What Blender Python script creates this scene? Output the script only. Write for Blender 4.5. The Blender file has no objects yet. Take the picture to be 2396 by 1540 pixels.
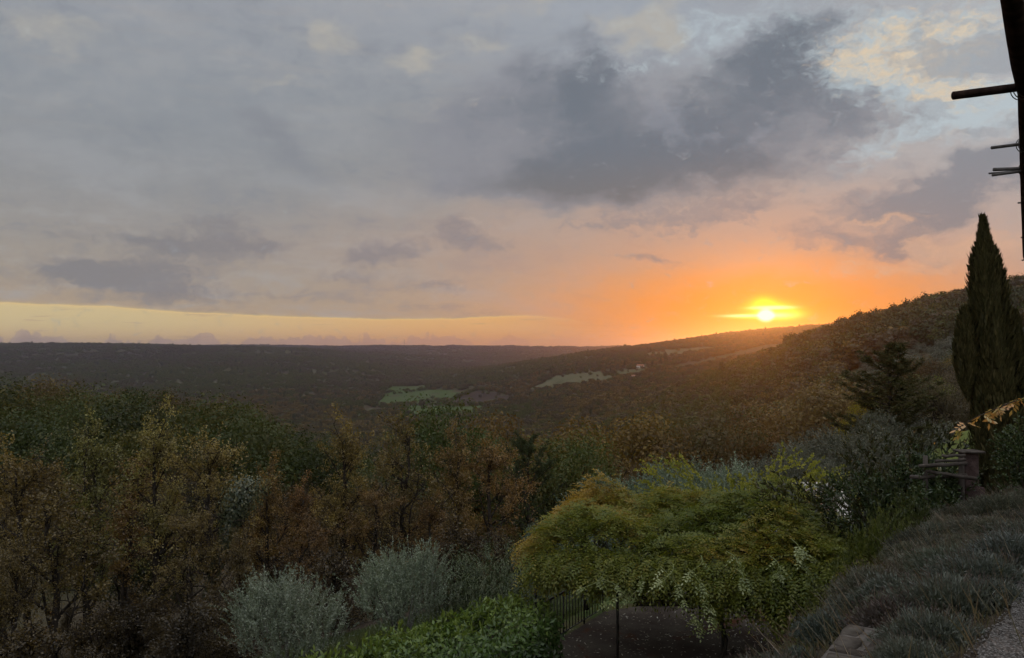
import bpy, math, random
import numpy as np
from mathutils import Vector, Matrix

# ------------------------------------------------------------------ camera
sc = bpy.context.scene
COL = sc.collection
R = math.radians
F, CX, CY, HY = 1994.0, 1198.0, 770.0, 820.0      # focal length and centre in a 2396 px wide picture
PITCH = math.atan((HY - CY) / F)
cam_d = bpy.data.cameras.new('camera')
cam = bpy.data.objects.new('camera', cam_d)
COL.objects.link(cam)
cam_d.sensor_width = 36.0
cam_d.lens = 36.0 * F / 2396.0
cam_d.clip_start, cam_d.clip_end = 0.1, 40000.0
cam.rotation_euler = (R(90) + PITCH, 0, 0)
sc.camera = cam
CP, SP = math.cos(PITCH), math.sin(PITCH)


def ray(px, py):                                   # world direction, scaled so that y = 1
    a, b = (px - CX) / F, (CY - py) / F
    y, z = CP - b * SP, SP + b * CP
    return np.array([a / y, 1.0, z / y])


def at(px, py, d):
    return ray(px, py) * d


def azel(px, py):
    v = ray(px, py)
    return math.degrees(math.atan2(v[0], v[1])), math.degrees(math.atan2(v[2], math.hypot(v[0], v[1])))


sc.render.engine = 'CYCLES'
sc.view_settings.view_transform = 'Standard'
sc.view_settings.look = 'None'
sc.view_settings.exposure = 0.0
sc.view_settings.gamma = 1.0
cy = sc.cycles
cy.use_denoising = True
cy.use_adaptive_sampling = True
cy.adaptive_threshold, cy.adaptive_min_samples = 0.02, 12
cy.max_bounces, cy.diffuse_bounces, cy.glossy_bounces = 6, 3, 2
cy.transmission_bounces, cy.volume_bounces, cy.transparent_max_bounces = 2, 1, 4
cy.sample_clamp_indirect = 4.0
cy.caustics_reflective = cy.caustics_refractive = False

# ------------------------------------------------------------------ node arithmetic
def lin(r, g, b):
    return tuple(((c / 255.0 + 0.055) / 1.055) ** 2.4 if c > 10 else c / 3294.6 for c in (r, g, b))


class E:                                            # a value in a node tree
    nt = None

    def __init__(s, sock):
        s.s = sock

    def __add__(a, b): return M('ADD', a, b)
    def __radd__(a, b): return M('ADD', b, a)
    def __sub__(a, b): return M('SUBTRACT', a, b)
    def __rsub__(a, b): return M('SUBTRACT', b, a)
    def __mul__(a, b): return M('MULTIPLY', a, b)
    def __rmul__(a, b): return M('MULTIPLY', b, a)
    def __truediv__(a, b): return M('DIVIDE', a, b)


def put(sock, v):
    if isinstance(v, E):
        E.nt.links.new(v.s, sock)
    elif isinstance(v, (tuple, list)) and len(v) == 3 and sock.type == 'RGBA':
        sock.default_value = (*v, 1.0)
    else:
        sock.default_value = v


def M(op, *args, clamp=False):
    n = E.nt.nodes.new('ShaderNodeMath')
    n.operation = op
    n.use_clamp = clamp
    for i, a in enumerate(args):
        put(n.inputs[i], a)
    return E(n.outputs[0])


def sstep(x, lo, hi, a=0.0, b=1.0):
    n = E.nt.nodes.new('ShaderNodeMapRange')
    n.interpolation_type = 'SMOOTHSTEP'
    put(n.inputs['Value'], x)
    for k, v in (('From Min', lo), ('From Max', hi), ('To Min', a), ('To Max', b)):
        put(n.inputs[k], v)
    return E(n.outputs[0])


def cmix(f, a, b, mode='MIX'):
    n = E.nt.nodes.new('ShaderNodeMix')
    n.data_type = 'RGBA'
    n.blend_type = mode
    n.clamp_factor = True
    put(n.inputs[0], f)
    put(n.inputs[6], a)
    put(n.inputs[7], b)
    return E(n.outputs[2])


def vec(x, y, z):
    n = E.nt.nodes.new('ShaderNodeCombineXYZ')
    for i, v in enumerate((x, y, z)):
        put(n.inputs[i], v)
    return E(n.outputs[0])


def noise(v, scale, detail=4.0, rough=0.55, dist=0.0, out=0):
    n = E.nt.nodes.new('ShaderNodeTexNoise')
    n.inputs['Scale'].default_value = scale
    n.inputs['Detail'].default_value = detail
    n.inputs['Roughness'].default_value = rough
    n.inputs['Distortion'].default_value = dist
    if v is not None:
        put(n.inputs['Vector'], v)
    return E(n.outputs[out])


def ramp(f, stops, interp='LINEAR'):
    n = E.nt.nodes.new('ShaderNodeValToRGB')
    n.color_ramp.interpolation = interp
    el = n.color_ramp.elements
    while len(el) < len(stops):
        el.new(0.5)
    for e, (p, c) in zip(el, stops):
        e.position = p
        e.color = (*c, 1.0) if len(c) == 3 else c
    put(n.inputs[0], f)
    return E(n.outputs[0])


def curve(x, pts):                                  # piecewise linear value of x, through a grey ramp
    x0, x1 = pts[0][0], pts[-1][0]
    lo, hi = min(p[1] for p in pts), max(p[1] for p in pts)
    f = (x - x0) / (x1 - x0)
    v = ramp(f, [((px - x0) / (x1 - x0), ((v - lo) / (hi - lo),) * 3) for px, v in pts])
    return v * (hi - lo) + lo


# ------------------------------------------------------------------ sky
SUN_AZ, SUN_EL = azel(1793, 736)
world = bpy.data.worlds.new('World')
sc.world = world
world.use_nodes = True
E.nt = world.node_tree
E.nt.nodes.clear()
tc = E.nt.nodes.new('ShaderNodeTexCoord')
sep = E.nt.nodes.new('ShaderNodeSeparateXYZ')
E.nt.links.new(tc.outputs['Generated'], sep.inputs[0])
X, Y, Z = (E(sep.outputs[i]) for i in range(3))
DEG = 180 / math.pi
az = M('ARCTAN2', X, Y) * DEG                       # degrees, 0 = straight down the valley
el = M('ARCSINE', Z) * DEG

nish = E.nt.nodes.new('ShaderNodeTexSky')
nish.sky_type = 'NISHITA'
nish.sun_disc = False
nish.sun_elevation = R(SUN_EL)
nish.sun_rotation = R(SUN_AZ)
nish.altitude = 300
nish.dust_density = 3.0
nishita = E(nish.outputs[0])

# cloud-deck coordinates: the deck is a level sheet, so its texture packs together towards the horizon
def vm(op, a, b=None, out=0):
    n = E.nt.nodes.new('ShaderNodeVectorMath')
    n.operation = op
    put(n.inputs[0], a)
    if b is not None:
        put(n.inputs[1], b)
    return E(n.outputs['Value' if op in ('DOT_PRODUCT', 'LENGTH') else 0])


zz = M('MAXIMUM', Z, 0.0) + 0.09
deck = vec(X / zz, Y / zz, 0.0)
pos = vec(az, el, 0.0)                               # degrees
half = (-0.5, -0.5, -0.5)
wa = vm('ADD', noise(vm('MULTIPLY', pos, (0.16, 0.26, 1.0)), 1.0, 2, 0.5, out=1), half)
wb = vm('ADD', noise(vm('MULTIPLY', pos, (0.55, 0.85, 1.0)), 1.0, 4, 0.6, out=1), half)
warp = vm('ADD', vm('MULTIPLY', wa, (6.0, 3.6, 0.0)), vm('MULTIPLY', wb, (3.2, 2.2, 0.0)))
POS = vm('ADD', pos, warp)
wpos = vm('ADD', pos, vm('MULTIPLY', wb, (2.6, 1.8, 0.0)))
n_deck = noise(deck, 1.1, 5, 0.58, 0.5)
n_soft = noise(vm('MULTIPLY', pos, (0.22, 0.40, 1.0)), 1.0, 5, 0.55, 0.3)
n_fine = noise(vm('MULTIPLY', wpos, (0.55, 0.95, 1.0)), 1.0, 7, 0.64, 0.2)
n_curl = noise(vm('MULTIPLY', wpos, (0.9, 1.5, 1.0)), 1.0, 7, 0.66, 0.12)
n_streak = noise(vm('MULTIPLY', pos, (0.16, 1.7, 1.0)), 1.0, 4, 0.55, 0.15)


held = {}


def after(p):                                        # tie a position to the layers already laid, so that the shader is worked out layer by layer
    sk = globals().get('sky')
    if sk is None:
        return p
    if (id(p), id(sk)) not in held:
        held[id(p), id(sk)] = (vm('ADD', p, vm('MULTIPLY', sk, (1e-6, 1e-6, 0.0))), p, sk)
    return held[id(p), id(sk)][0]


def blob(px, py, rx, ry, tilt=0.0, k=1.0, at_=None):
    """k at the middle falling to 0: soft ellipse round a sky direction, radii in the 2396 px picture's pixels"""
    a0, e0 = azel(px, py)
    n = E.nt.nodes.new('ShaderNodeMapping')
    n.vector_type = 'TEXTURE'
    put(n.inputs['Vector'], after(at_ or POS))
    n.inputs['Location'].default_value = (a0, e0, 0)
    n.inputs['Rotation'].default_value = (0, 0, R(tilt))
    n.inputs['Scale'].default_value = (rx * DEG / F, ry * DEG / F, 1)
    v = E(n.outputs[0])
    g = M('POWER', 0.36788, vm('DOT_PRODUCT', v, v))
    return g * k if k != 1.0 else g


def B(*a, **k):
    return blob, a, k


def total(*bs):                                      # summed one after the other, to keep the shader's stack small
    t = None
    for f, a, k in bs:
        v = f(*a, **k)
        t = v if t is None else t + v
    return t


# even deck, coloured by height above the horizon
deck_col = ramp(el / 90.0 + (n_deck - 0.5) * 0.035, [
    (0.0, lin(190, 160, 122)), (0.028, lin(180, 160, 138)), (0.05, lin(167, 155, 143)), (0.075, lin(160, 153, 147)),
    (0.115, lin(154, 152, 152)), (0.18, lin(149, 153, 160)), (0.25, lin(157, 161, 170)), (0.33, lin(186, 191, 201)), (0.5, lin(216, 220, 230)), (1.0, lin(228, 232, 240))])  # highest stops, out of view, made brighter to add light on the land
sky = cmix(0.06, deck_col, cmix(1.0, nishita, (0.1, 0.1, 0.1), 'MULTIPLY'))
sky = cmix(sstep(n_deck + (n_fine - 0.5) * 0.5, 0.46, 0.72, 0.0, 0.5), sky, lin(174, 172, 173))
sky = cmix(sstep(n_deck + (n_fine - 0.5) * 0.7, 0.5, 0.26, 0.0, 0.5), sky, lin(126, 131, 142))
sky = cmix(sstep(n_streak, 0.5, 0.7, 0.0, 0.2), sky, lin(166, 160, 156))

# bluish stretch upper left, warmer light on the right
sky = cmix(blob(420, 330, 640, 200, k=0.4), sky, lin(130, 140, 152))
sky = cmix(blob(2350, 220, 520, 360, k=0.85), sky, lin(182, 181, 184))
sky = cmix(blob(1560, 60, 460, 110, k=0.7), sky, lin(160, 168, 180))
sky = cmix(blob(1250, 590, 560, 90, k=0.5), sky, lin(176, 156, 145))
sky = cmix(blob(1750, 540, 560, 110, k=0.65), sky, lin(186, 160, 150))
sky = cmix(blob(2260, 560, 330, 130, k=0.55), sky, lin(186, 166, 158))

# glow round the low sun
gpos = vm('ADD', pos, vm('MULTIPLY', wb, (2.4, 1.3, 0.0)))
def halo(rx, ry, p=1.0, k=1.0, up=0.0):
    n = E.nt.nodes.new('ShaderNodeMapping')
    n.vector_type = 'TEXTURE'
    put(n.inputs['Vector'], after(gpos))
    n.inputs['Location'].default_value = (SUN_AZ, SUN_EL + up, 0)
    n.inputs['Scale'].default_value = (rx, ry, 1)
    v = E(n.outputs[0])
    return M('POWER', 0.36788, M('POWER', vm('DOT_PRODUCT', v, v), p)) * k
sky = cmix(halo(18.0, 5.6, 1.2, 0.7), sky, lin(222, 160, 116))
sky = cmix(halo(14.0, 3.5, 1.4, 0.85), sky, lin(238, 156, 90))
sky = cmix(halo(9.5, 2.7, 1.2, 0.95), sky, lin(250, 146, 36))
sky = cmix(halo(4.8, 1.55, 1.2), sky, lin(250, 140, 4))

# pale clear band under the edge of the deck
line = curve(az, [(-90.0, 4.2)] + [azel(x, y) for x, y in
             ((-300, 690), (0, 706), (260, 716), (420, 728), (640, 738), (880, 746), (1050, 744), (1230, 737), (1330, 745), (1500, 780))]
             + [(azel(1700, 800)[0], 0.0)])
edge = (n_streak - 0.5) * 0.16 + (n_fine - 0.5) * 0.20 + (noise(vec(az, 0, 0), 0.8, 3) - 0.5) * 0.07
band = sstep(el, line + edge, line + edge - 0.09)
band_fade = sstep(az, azel(1450, 0)[0], azel(1100, 0)[0])
acr = sstep(az, -28.0, 3.0)
band_col = cmix(acr, lin(214, 193, 146), lin(234, 178, 112))
band_col = cmix(sstep(el, 1.9, 0.3), band_col, cmix(acr, lin(214, 182, 134), lin(232, 164, 104)))
sky = cmix(band * band_fade, sky, band_col)
rim = M('POWER', 0.36788, M('ABSOLUTE', el - line - edge + 0.06) * 14.0)
sky = cmix(rim * band_fade * 0.5, sky, lin(240, 206, 134))
# thin bars of cloud in the clear strip, towards the sun
bars = sstep(noise(vm('MULTIPLY', pos, (0.16, 3.4, 1.0)), 1.0, 4, 0.6, 0.15), 0.50, 0.72) * sstep(el, 3.4, 1.0) * sstep(az, 0.0, 6.0)
sky = cmix(bars * 0.5, sky, cmix(halo(14, 5), lin(210, 152, 110), lin(232, 138, 48)))
bars2 = sstep(noise(vm('MULTIPLY', pos, (0.22, 3.8, 1.0)), 1.0, 3, 0.6, 0.4), 0.60, 0.70) * band * band_fade
sky = cmix(bars2 * 0.5, sky, lin(190, 160, 130))

# cumulus heads along the far horizon
head = noise(vec(az * 0.50, 1.5, 0), 1.0, 3, 0.55, 0.3)
puff = noise(vec(az * 1.1, el * 1.2, 3.0), 1.0, 2, 0.5, 0.2)
top = (head - 0.42) * 2.6 + (puff - 0.5) * 1.6 + 0.50
cum = sstep(el, top + 0.10, top - 0.05) * sstep(az, 7.0, -1.0)
sky = cmix(cum * 0.8, sky, cmix(acr, cmix(sstep(puff, 0.35, 0.65), lin(168, 147, 138), lin(186, 162, 146)), lin(212, 154, 116)))

# the big dark cloud and its skirts
skirt = total(B(1220, 290, 250, 110), B(1560, 300, 380, 140), B(1980, 230, 260, 160), B(1420, 410, 330, 60), B(1160, 330, 200, 90), B(1250, 430, 260, 50), B(1340, 170, 150, 70))
sky = cmix(sstep(skirt + (n_fine - 0.5) * 1.1, 0.2, 1.5, 0.0, 0.7), sky, lin(136, 138, 148))
big = total(B(1345, 185, 115, 80, k=1.25), B(1400, 300, 130, 110, k=1.1), B(1690, 250, 210, 80, tilt=18), B(1800, 130, 130, 55, tilt=20), B(1940, 190, 140, 90), B(1180, 285, 150, 55, k=0.7),
            B(1480, 400, 260, 55, tilt=3), B(1270, 415, 240, 48, k=0.95), B(1620, 330, 150, 60, k=0.7), B(2010, 290, 110, 70, k=0.6), B(1760, 400, 150, 55, k=0.6), B(1860, 60, 90, 40, k=0.5))
big_col = cmix(sstep(el, 9.0, 14.0), lin(119, 117, 118), lin(110, 118, 129))
sky = cmix(sstep(big + (n_fine - 0.5) * 1.3 + (n_soft - 0.5) * 0.8, 0.05, 1.75, 0.0, 0.95), sky, big_col)
sky = cmix(sstep(total(B(1545, 240, 60, 55), B(1740, 290, 90, 26, tilt=38), B(1600, 300, 40, 60)) + (n_curl - 0.5) * 1.4, 0.35, 1.3, 0.0, 0.45), sky, lin(152, 155, 166))

grey = total(B(640, 320, 150, 50, tilt=-32, k=0.9), B(1010, 420, 260, 50, k=0.5), B(2080, 470, 140, 45, tilt=20, k=0.8), B(2270, 420, 190, 50, tilt=14), B(2400, 380, 120, 40, k=0.8),
             B(2080, 590, 120, 34), B(2165, 545, 70, 60, tilt=50, k=0.8), B(1560, 505, 240, 30, k=0.5), B(1520, 600, 150, 16, k=0.8), B(1880, 565, 100, 26, k=0.6), B(2000, 330, 70, 40, tilt=40, k=0.7),
             B(1760, 490, 130, 24, k=0.5))
sky = cmix(sstep(grey + (n_fine - 0.5) * 1.3, 0.25, 1.2, 0.0, 0.85), sky, cmix(sstep(el, 5.0, 12.0), lin(139, 132, 134), lin(131, 135, 144)))
low = total(B(150, 632, 60, 26, at_=wpos), B(220, 650, 80, 22, at_=wpos), B(360, 640, 130, 34, at_=wpos), B(470, 575, 150, 30, at_=wpos), B(620, 572, 60, 16, at_=wpos), B(510, 520, 75, 24, k=0.8, at_=wpos),
            B(410, 690, 110, 24, k=0.8, at_=wpos), B(840, 605, 45, 20, at_=wpos), B(920, 590, 75, 30, at_=wpos), B(1065, 535, 55, 34, at_=wpos), B(1120, 572, 80, 18, k=0.8, at_=wpos), B(820, 650, 70, 14, k=0.7, at_=wpos),
            B(1020, 665, 80, 20, k=0.6, at_=wpos), B(170, 550, 60, 12, k=0.6, at_=wpos), B(330, 570, 60, 12, k=0.6, at_=wpos), B(640, 690, 90, 10, k=0.5, at_=wpos))
sky = cmix(sstep(low + (n_curl - 0.5) * 2.0, 0.05, 1.15, 0.0, 0.85), sky, cmix(acr, lin(129, 128, 132), lin(147, 137, 138)))
tops = total(B(1100, 515, 40, 12, at_=wpos), B(1150, 545, 24, 10, at_=wpos, k=0.7), B(440, 545, 60, 8, at_=wpos, k=0.5), B(330, 610, 60, 8, at_=wpos, k=0.4))
sky = cmix(sstep(tops + (n_curl - 0.5) * 0.8, 0.4, 1.2, 0.0, 0.5), sky, lin(186, 166, 154))

# pale openings in the upper deck
pale = total(B(130, 75, 120, 42, k=0.7), B(740, 80, 70, 36, k=0.9), B(975, 130, 80, 28), B(1130, 100, 60, 25, k=0.7), B(640, 190, 70, 14, k=0.6), B(1110, 20, 120, 30, k=0.4),
             B(1480, 85, 90, 34, k=0.8), B(1560, 50, 60, 50, k=0.9), B(1000, 250, 160, 30, k=0.4), B(1290, 20, 90, 26, k=0.6))
sky = cmix(sstep(pale + (n_curl - 0.5) * 0.8, 0.15, 1.15, 0.0, 0.8), sky, lin(180, 175, 167))
gap = total(B(2150, 190, 190, 70, tilt=-22, k=0.9), B(2250, 90, 190, 80, k=0.8), B(2330, 260, 170, 50, k=0.8), B(1700, 50, 190, 45, k=0.7), B(2080, 90, 90, 80, k=0.6), B(2080, 345, 140, 24, tilt=22, k=0.7), B(1520, 140, 160, 26, k=0.5))
sky = cmix(sstep(gap + (n_curl - 0.5) * 2.4, 0.15, 1.35, 0.0, 0.85), sky, lin(184, 197, 205))
cream = total(B(2060, 100, 130, 70, k=0.9), B(2130, 170, 120, 36, tilt=-20, k=0.9), B(2250, 60, 140, 50, k=0.7), B(2310, 215, 120, 26, k=0.8), B(2160, 235, 80, 14, k=0.8), B(2180, 335, 170, 18, tilt=12, k=0.7), B(2220, 140, 160, 60, k=0.6))
n_alt = noise(vm('MULTIPLY', wpos, (1.0, 1.9, 1.0)), 1.0, 6, 0.66, 0.1)
sky = cmix(sstep(cream + (n_alt - 0.5) * 4.2, 0.5, 2.1, 0.0, 0.85), sky, lin(222, 201, 172))
sky = cmix(sstep(total(B(2230, 130, 130, 50), B(2340, 140, 120, 60), B(2330, 310, 120, 30), B(2120, 60, 90, 50, k=0.6), B(2180, 260, 90, 30, k=0.6)) + (n_fine - 0.5) * 3.4, 0.4, 1.4, 0.0, 0.7), sky, lin(154, 158, 166))
sky = cmix(sstep(total(B(1450, 520, 240, 42), B(1640, 480, 140, 30), B(1800, 470, 120, 40, k=0.7), B(1960, 400, 110, 30, k=0.7)) + (n_curl - 0.5) * 3.2, 0.55, 1.5, 0.0, 0.6), sky, lin(146, 138, 140))
# warm light on the cloud to the right of the sun
warm = total(B(2165, 590, 55, 30), B(2200, 565, 110, 18, tilt=10, k=0.6), B(2340, 560, 110, 44), B(2080, 520, 70, 12), B(2100, 640, 170, 20, k=0.8), B(1560, 560, 140, 12, k=0.5), B(1900, 530, 120, 12, k=0.5), B(2150, 490, 60, 12, k=0.6))
sky = cmix(sstep(warm + (n_curl - 0.5) * 1.5, 0.35, 1.25, 0.0, 0.65), sky, lin(216, 174, 146))

# the sun itself behind thin cloud
def lamp(px, py, rx, ry, p=1.0, k=1.0):
    a0, e0 = azel(px, py)
    n = E.nt.nodes.new('ShaderNodeMapping')
    n.vector_type = 'TEXTURE'
    put(n.inputs['Vector'], after(pos))
    n.inputs['Location'].default_value = (a0, e0, 0)
    n.inputs['Scale'].default_value = (rx * DEG / F, ry * DEG / F, 1)
    v = E(n.outputs[0])
    g = M('POWER', 0.36788, M('POWER', vm('DOT_PRODUCT', v, v), p))
    return g * k if k != 1.0 else g
LMP = lambda *a: (lamp, a, {})
yel = total(LMP(1802, 723, 50, 17, 1.5), LMP(1772, 740, 64, 6, 1.5), LMP(1830, 735, 48, 14, 1.6), LMP(1786, 708, 24, 13))
yel = M('MINIMUM', yel * sstep(n_streak, 0.1, 0.5, 0.75, 1.0), 1.0)
sky = cmix(halo(2.0, 0.8, 1.0, 0.75), sky, (1.0, 0.42, 0.004))
sky = cmix(yel * 0.97, sky, (1.0, 0.86, 0.005))
white = total(LMP(1792, 738, 17, 13, 2.0, 1.3), LMP(1806, 720, 46, 4.5, 1.5, 0.55), LMP(1745, 739, 52, 3.5, 1.3, 0.45), LMP(1820, 738, 34, 6, 1.0, 0.4))
sky = cmix(M('MINIMUM', white, 1.0), sky, (1.6, 1.5, 1.0))

# extra sky light added overhead and behind the viewer to brighten the land
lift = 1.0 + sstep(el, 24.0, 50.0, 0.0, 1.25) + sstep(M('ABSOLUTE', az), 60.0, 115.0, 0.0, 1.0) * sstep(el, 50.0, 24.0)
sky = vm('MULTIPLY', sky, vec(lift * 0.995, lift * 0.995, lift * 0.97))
below = sstep(el, -0.5, -6.0)
sky = cmix(below, sky, (0.02, 0.018, 0.016))
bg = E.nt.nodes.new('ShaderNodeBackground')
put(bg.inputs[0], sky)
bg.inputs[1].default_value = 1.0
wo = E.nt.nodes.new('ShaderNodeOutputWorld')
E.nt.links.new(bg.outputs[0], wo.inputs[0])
world.cycles.sampling_method = 'NONE'

sun_d = bpy.data.lights.new('sun', 'SUN')
sun_d.energy = 0.55
sun_d.color = (1.0, 0.34, 0.05)
sun_d.angle = R(0.5)
sun = bpy.data.objects.new('sun', sun_d)
COL.objects.link(sun)
sdir = Vector((math.sin(R(SUN_AZ)) * math.cos(R(SUN_EL)), math.cos(R(SUN_AZ)) * math.cos(R(SUN_EL)), math.sin(R(SUN_EL))))
sun.rotation_euler = sdir.to_track_quat('Z', 'Y').to_euler()

# ------------------------------------------------------------------ helpers
rng = np.random.default_rng(7)
random.seed(7)


def unit(v):
    v = np.asarray(v, float)
    return v / np.maximum(np.linalg.norm(v, axis=-1, keepdims=True), 1e-9)


class MB:
    """collects vertices and faces (quads or tris) and links them as ONE mesh object"""
    def __init__(s):
        s.v, s.f, s.r, s.n = [], [], [], 0

    def add(s, v, f, r=None):
        v = np.asarray(v, float).reshape(-1, 3)
        f = np.asarray(f, int)
        if f.shape[1] == 3:
            f = np.concatenate([f, -np.ones((len(f), 1), int)], 1)
            f = np.where(f < 0, -1, f + s.n)
        else:
            f = f + s.n
        s.v.append(v)
        s.f.append(f)
        s.r.append(np.full(len(v), 0.5) if r is None else np.broadcast_to(np.asarray(r, float), (len(v),)))
        s.n += len(v)
        return s

    def leaves(s, P, U, W, r, fold=0.0):
        """leaf blades: P base, U along (full length), W half width across; r a number per leaf"""
        n = len(P)
        if n == 0:
            return s
        mid = P + 0.5 * U
        v = np.stack([P, mid + W, P + U, mid - W], 1)
        if fold:
            nn = unit(np.cross(U, W)) * np.linalg.norm(W, axis=1, keepdims=True) * fold
            v[:, 1] += nn
            v[:, 3] += nn
        f = np.arange(4 * n).reshape(n, 4)
        return s.add(v.reshape(-1, 3), f, np.repeat(r, 4))

    def tube(s, pts, rad, sides=5, r=0.5, caps=True):
        pts = np.asarray(pts, float)
        n = len(pts)
        rad = np.broadcast_to(np.asarray(rad, float), (n,))
        t = unit(np.gradient(pts, axis=0))
        ref = np.array([0, 0, 1.0]) if abs(t[0][2]) < 0.9 else np.array([1.0, 0, 0])
        a = unit(np.cross(t, ref))
        b = np.cross(t, a)
        th = np.arange(sides) * 2 * math.pi / sides
        ring = a[:, None] * np.cos(th)[None, :, None] + b[:, None] * np.sin(th)[None, :, None]
        v = pts[:, None] + ring * rad[:, None, None]
        i = np.arange(n - 1)[:, None] * sides
        j = np.arange(sides)[None]
        k = (j + 1) % sides
        f = np.stack([i + j, i + k, i + sides + k, i + sides + j], -1).reshape(-1, 4)
        base = s.n
        s.add(v.reshape(-1, 3), f, r)
        if caps:
            c = np.array([pts[0], pts[-1]])
            j = np.arange(sides)
            k = (j + 1) % sides
            lo = np.stack([np.full(sides, s.n), base + k, base + j], 1) - s.n
            hi = np.stack([np.full(sides, s.n + 1), base + (n - 1) * sides + j, base + (n - 1) * sides + k], 1) - s.n
            s.add(c, [[0, 0, 1]][:0] or np.zeros((0, 4), int), r)
            g = np.concatenate([lo, hi]) + s.n - 2
            s.f.append(np.concatenate([g, -np.ones((len(g), 1), int)], 1))
        return s

    def box(s, lo, hi, M4=None, r=0.5, bev=0.0):
        lo, hi = np.asarray(lo, float), np.asarray(hi, float)
        if bev > 0:                                 # chamfered box
            bm_v, bm_f = chamfer_box(lo, hi, bev)
        else:
            bm_v = np.array([[x, y, z] for x in (lo[0], hi[0]) for y in (lo[1], hi[1]) for z in (lo[2], hi[2])])
            bm_f = np.array([[0, 1, 3, 2], [4, 6, 7, 5], [0, 4, 5, 1], [2, 3, 7, 6], [0, 2, 6, 4], [1, 5, 7, 3]])
        if M4 is not None:
            bm_v = np.array([list(M4 @ Vector(p)) for p in bm_v])
        return s.add(bm_v, bm_f, r)

    def mesh(s, name, mat, smooth=False):
        me = bpy.data.meshes.new(name)
        v = np.concatenate(s.v)
        f = np.concatenate(s.f)
        cnt = np.where(f[:, 3] < 0, 3, 4)
        loops = f[f >= 0]
        me.vertices.add(len(v))
        me.vertices.foreach_set('co', v.astype(np.float32).ravel())
        me.loops.add(len(loops))
        me.loops.foreach_set('vertex_index', loops.astype(np.int32))
        me.polygons.add(len(f))
        me.polygons.foreach_set('loop_start', np.concatenate([[0], np.cumsum(cnt)[:-1]]).astype(np.int32))
        me.update(calc_edges=True)
        a = me.attributes.new('rnd', 'FLOAT', 'POINT')
        a.data.foreach_set('value', np.concatenate(s.r).astype(np.float32))
        if smooth:
            me.polygons.foreach_set('use_smooth', np.ones(len(f), bool))
        me.materials.append(mat)
        return me

    def build(s, name, mat, parent=None, smooth=False, loc=None):
        o = bpy.data.objects.new(name, s.mesh(name, mat, smooth))
        COL.objects.link(o)
        if parent is not None:
            o.parent = parent
        if loc is not None:
            o.location = loc
        return o


def chamfer_box(lo, hi, b):
    import bmesh
    bm = bmesh.new()
    bmesh.ops.create_cube(bm, size=1.0)
    for v in bm.verts:
        v.co = Vector([(lo[i] + hi[i]) / 2 + v.co[i] * (hi[i] - lo[i]) for i in range(3)])
    bmesh.ops.bevel(bm, geom=bm.edges[:], offset=b, segments=1, affect='EDGES', clamp_overlap=True)
    bm.verts.index_update()
    vs = np.array([list(v.co) for v in bm.verts])
    fs = [[v.index for v in f.verts] for f in bm.faces]
    bm.free()
    return vs, np.array([f if len(f) == 4 else f + [-10 ** 6] for f in fs]) if all(len(f) == 4 for f in fs) else fan(fs)


def fan(fs):
    out = []
    for f in fs:
        for i in range(1, len(f) - 1):
            out.append([f[0], f[i], f[i + 1]])
    return np.array(out)


def tag(o, label=None, cat=None, group=None, kind=None):
    for k, v in (('label', label), ('category', cat), ('group', group), ('kind', kind)):
        if v:
            o[k] = v
    return o


def empty(name, loc=(0, 0, 0), rz=0.0):
    o = bpy.data.objects.new(name, None)
    COL.objects.link(o)
    o.location = loc
    o.rotation_euler = (0, 0, rz)
    o.empty_display_size = 0.3
    return o


def copy_tree(o, parent=None):
    c = o.copy()
    COL.objects.link(c)
    c.parent = parent
    for ch in kids.get(o.name, []):
        copy_tree(ch, c)
    return c


kids = {}


def own(parent, *children):
    kids.setdefault(parent.name, []).extend(children)


# ------------------------------------------------------------------ materials
def mat_new(name):
    m = bpy.data.materials.new(name)
    m.use_nodes = True
    E.nt = m.node_tree
    E.nt.nodes.clear()
    return m


def node(kind, **ins):
    n = E.nt.nodes.new(kind)
    for k, v in ins.items():
        put(n.inputs[k], v)
    return n


def out(shader, disp=None):
    o = E.nt.nodes.new('ShaderNodeOutputMaterial')
    E.nt.links.new(shader, o.inputs['Surface'])


def attr(name):
    n = E.nt.nodes.new('ShaderNodeAttribute')
    n.attribute_name = name
    return E(n.outputs['Fac'])


def objinfo(k):
    return E(E.nt.nodes.new('ShaderNodeObjectInfo').outputs[k])


def geo_pos():
    return E(E.nt.nodes.new('ShaderNodeNewGeometry').outputs['Position'])


def obj_pos():
    return E(E.nt.nodes.new('ShaderNodeTexCoord').outputs['Object'])


def mix_sh(f, a, b):
    n = E.nt.nodes.new('ShaderNodeMixShader')
    put(n.inputs[0], f)
    E.nt.links.new(a, n.inputs[1])
    E.nt.links.new(b, n.inputs[2])
    return n.outputs[0]


def leaf_mat(name, cols, trans=0.35, gloss=0.06, rough=0.4, spread=0.25):
    """foliage: a colour per leaf out of the ramp, shifted a little from plant to plant"""
    m = mat_new(name)
    t = attr('rnd') + (objinfo('Random') - 0.5) * spread
    n = len(cols)
    c = ramp(t, [(0.05 + 0.9 * i / max(1, n - 1), q) for i, q in enumerate(cols)])
    c = cmix(1.0, c, objinfo('Color'), 'MULTIPLY')
    d = node('ShaderNodeBsdfDiffuse', Color=c)
    tr = node('ShaderNodeBsdfTranslucent', Color=cmix(1.0, c, (1.15, 1.1, 0.6), 'MULTIPLY'))
    sh = mix_sh(trans, d.outputs[0], tr.outputs[0])
    if gloss:
        g = node('ShaderNodeBsdfGlossy', Roughness=rough)
        g.inputs['Color'].default_value = (0.9, 0.9, 0.9, 1)
        sh = mix_sh(gloss, sh, g.outputs[0])
    out(sh)
    return m


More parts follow.
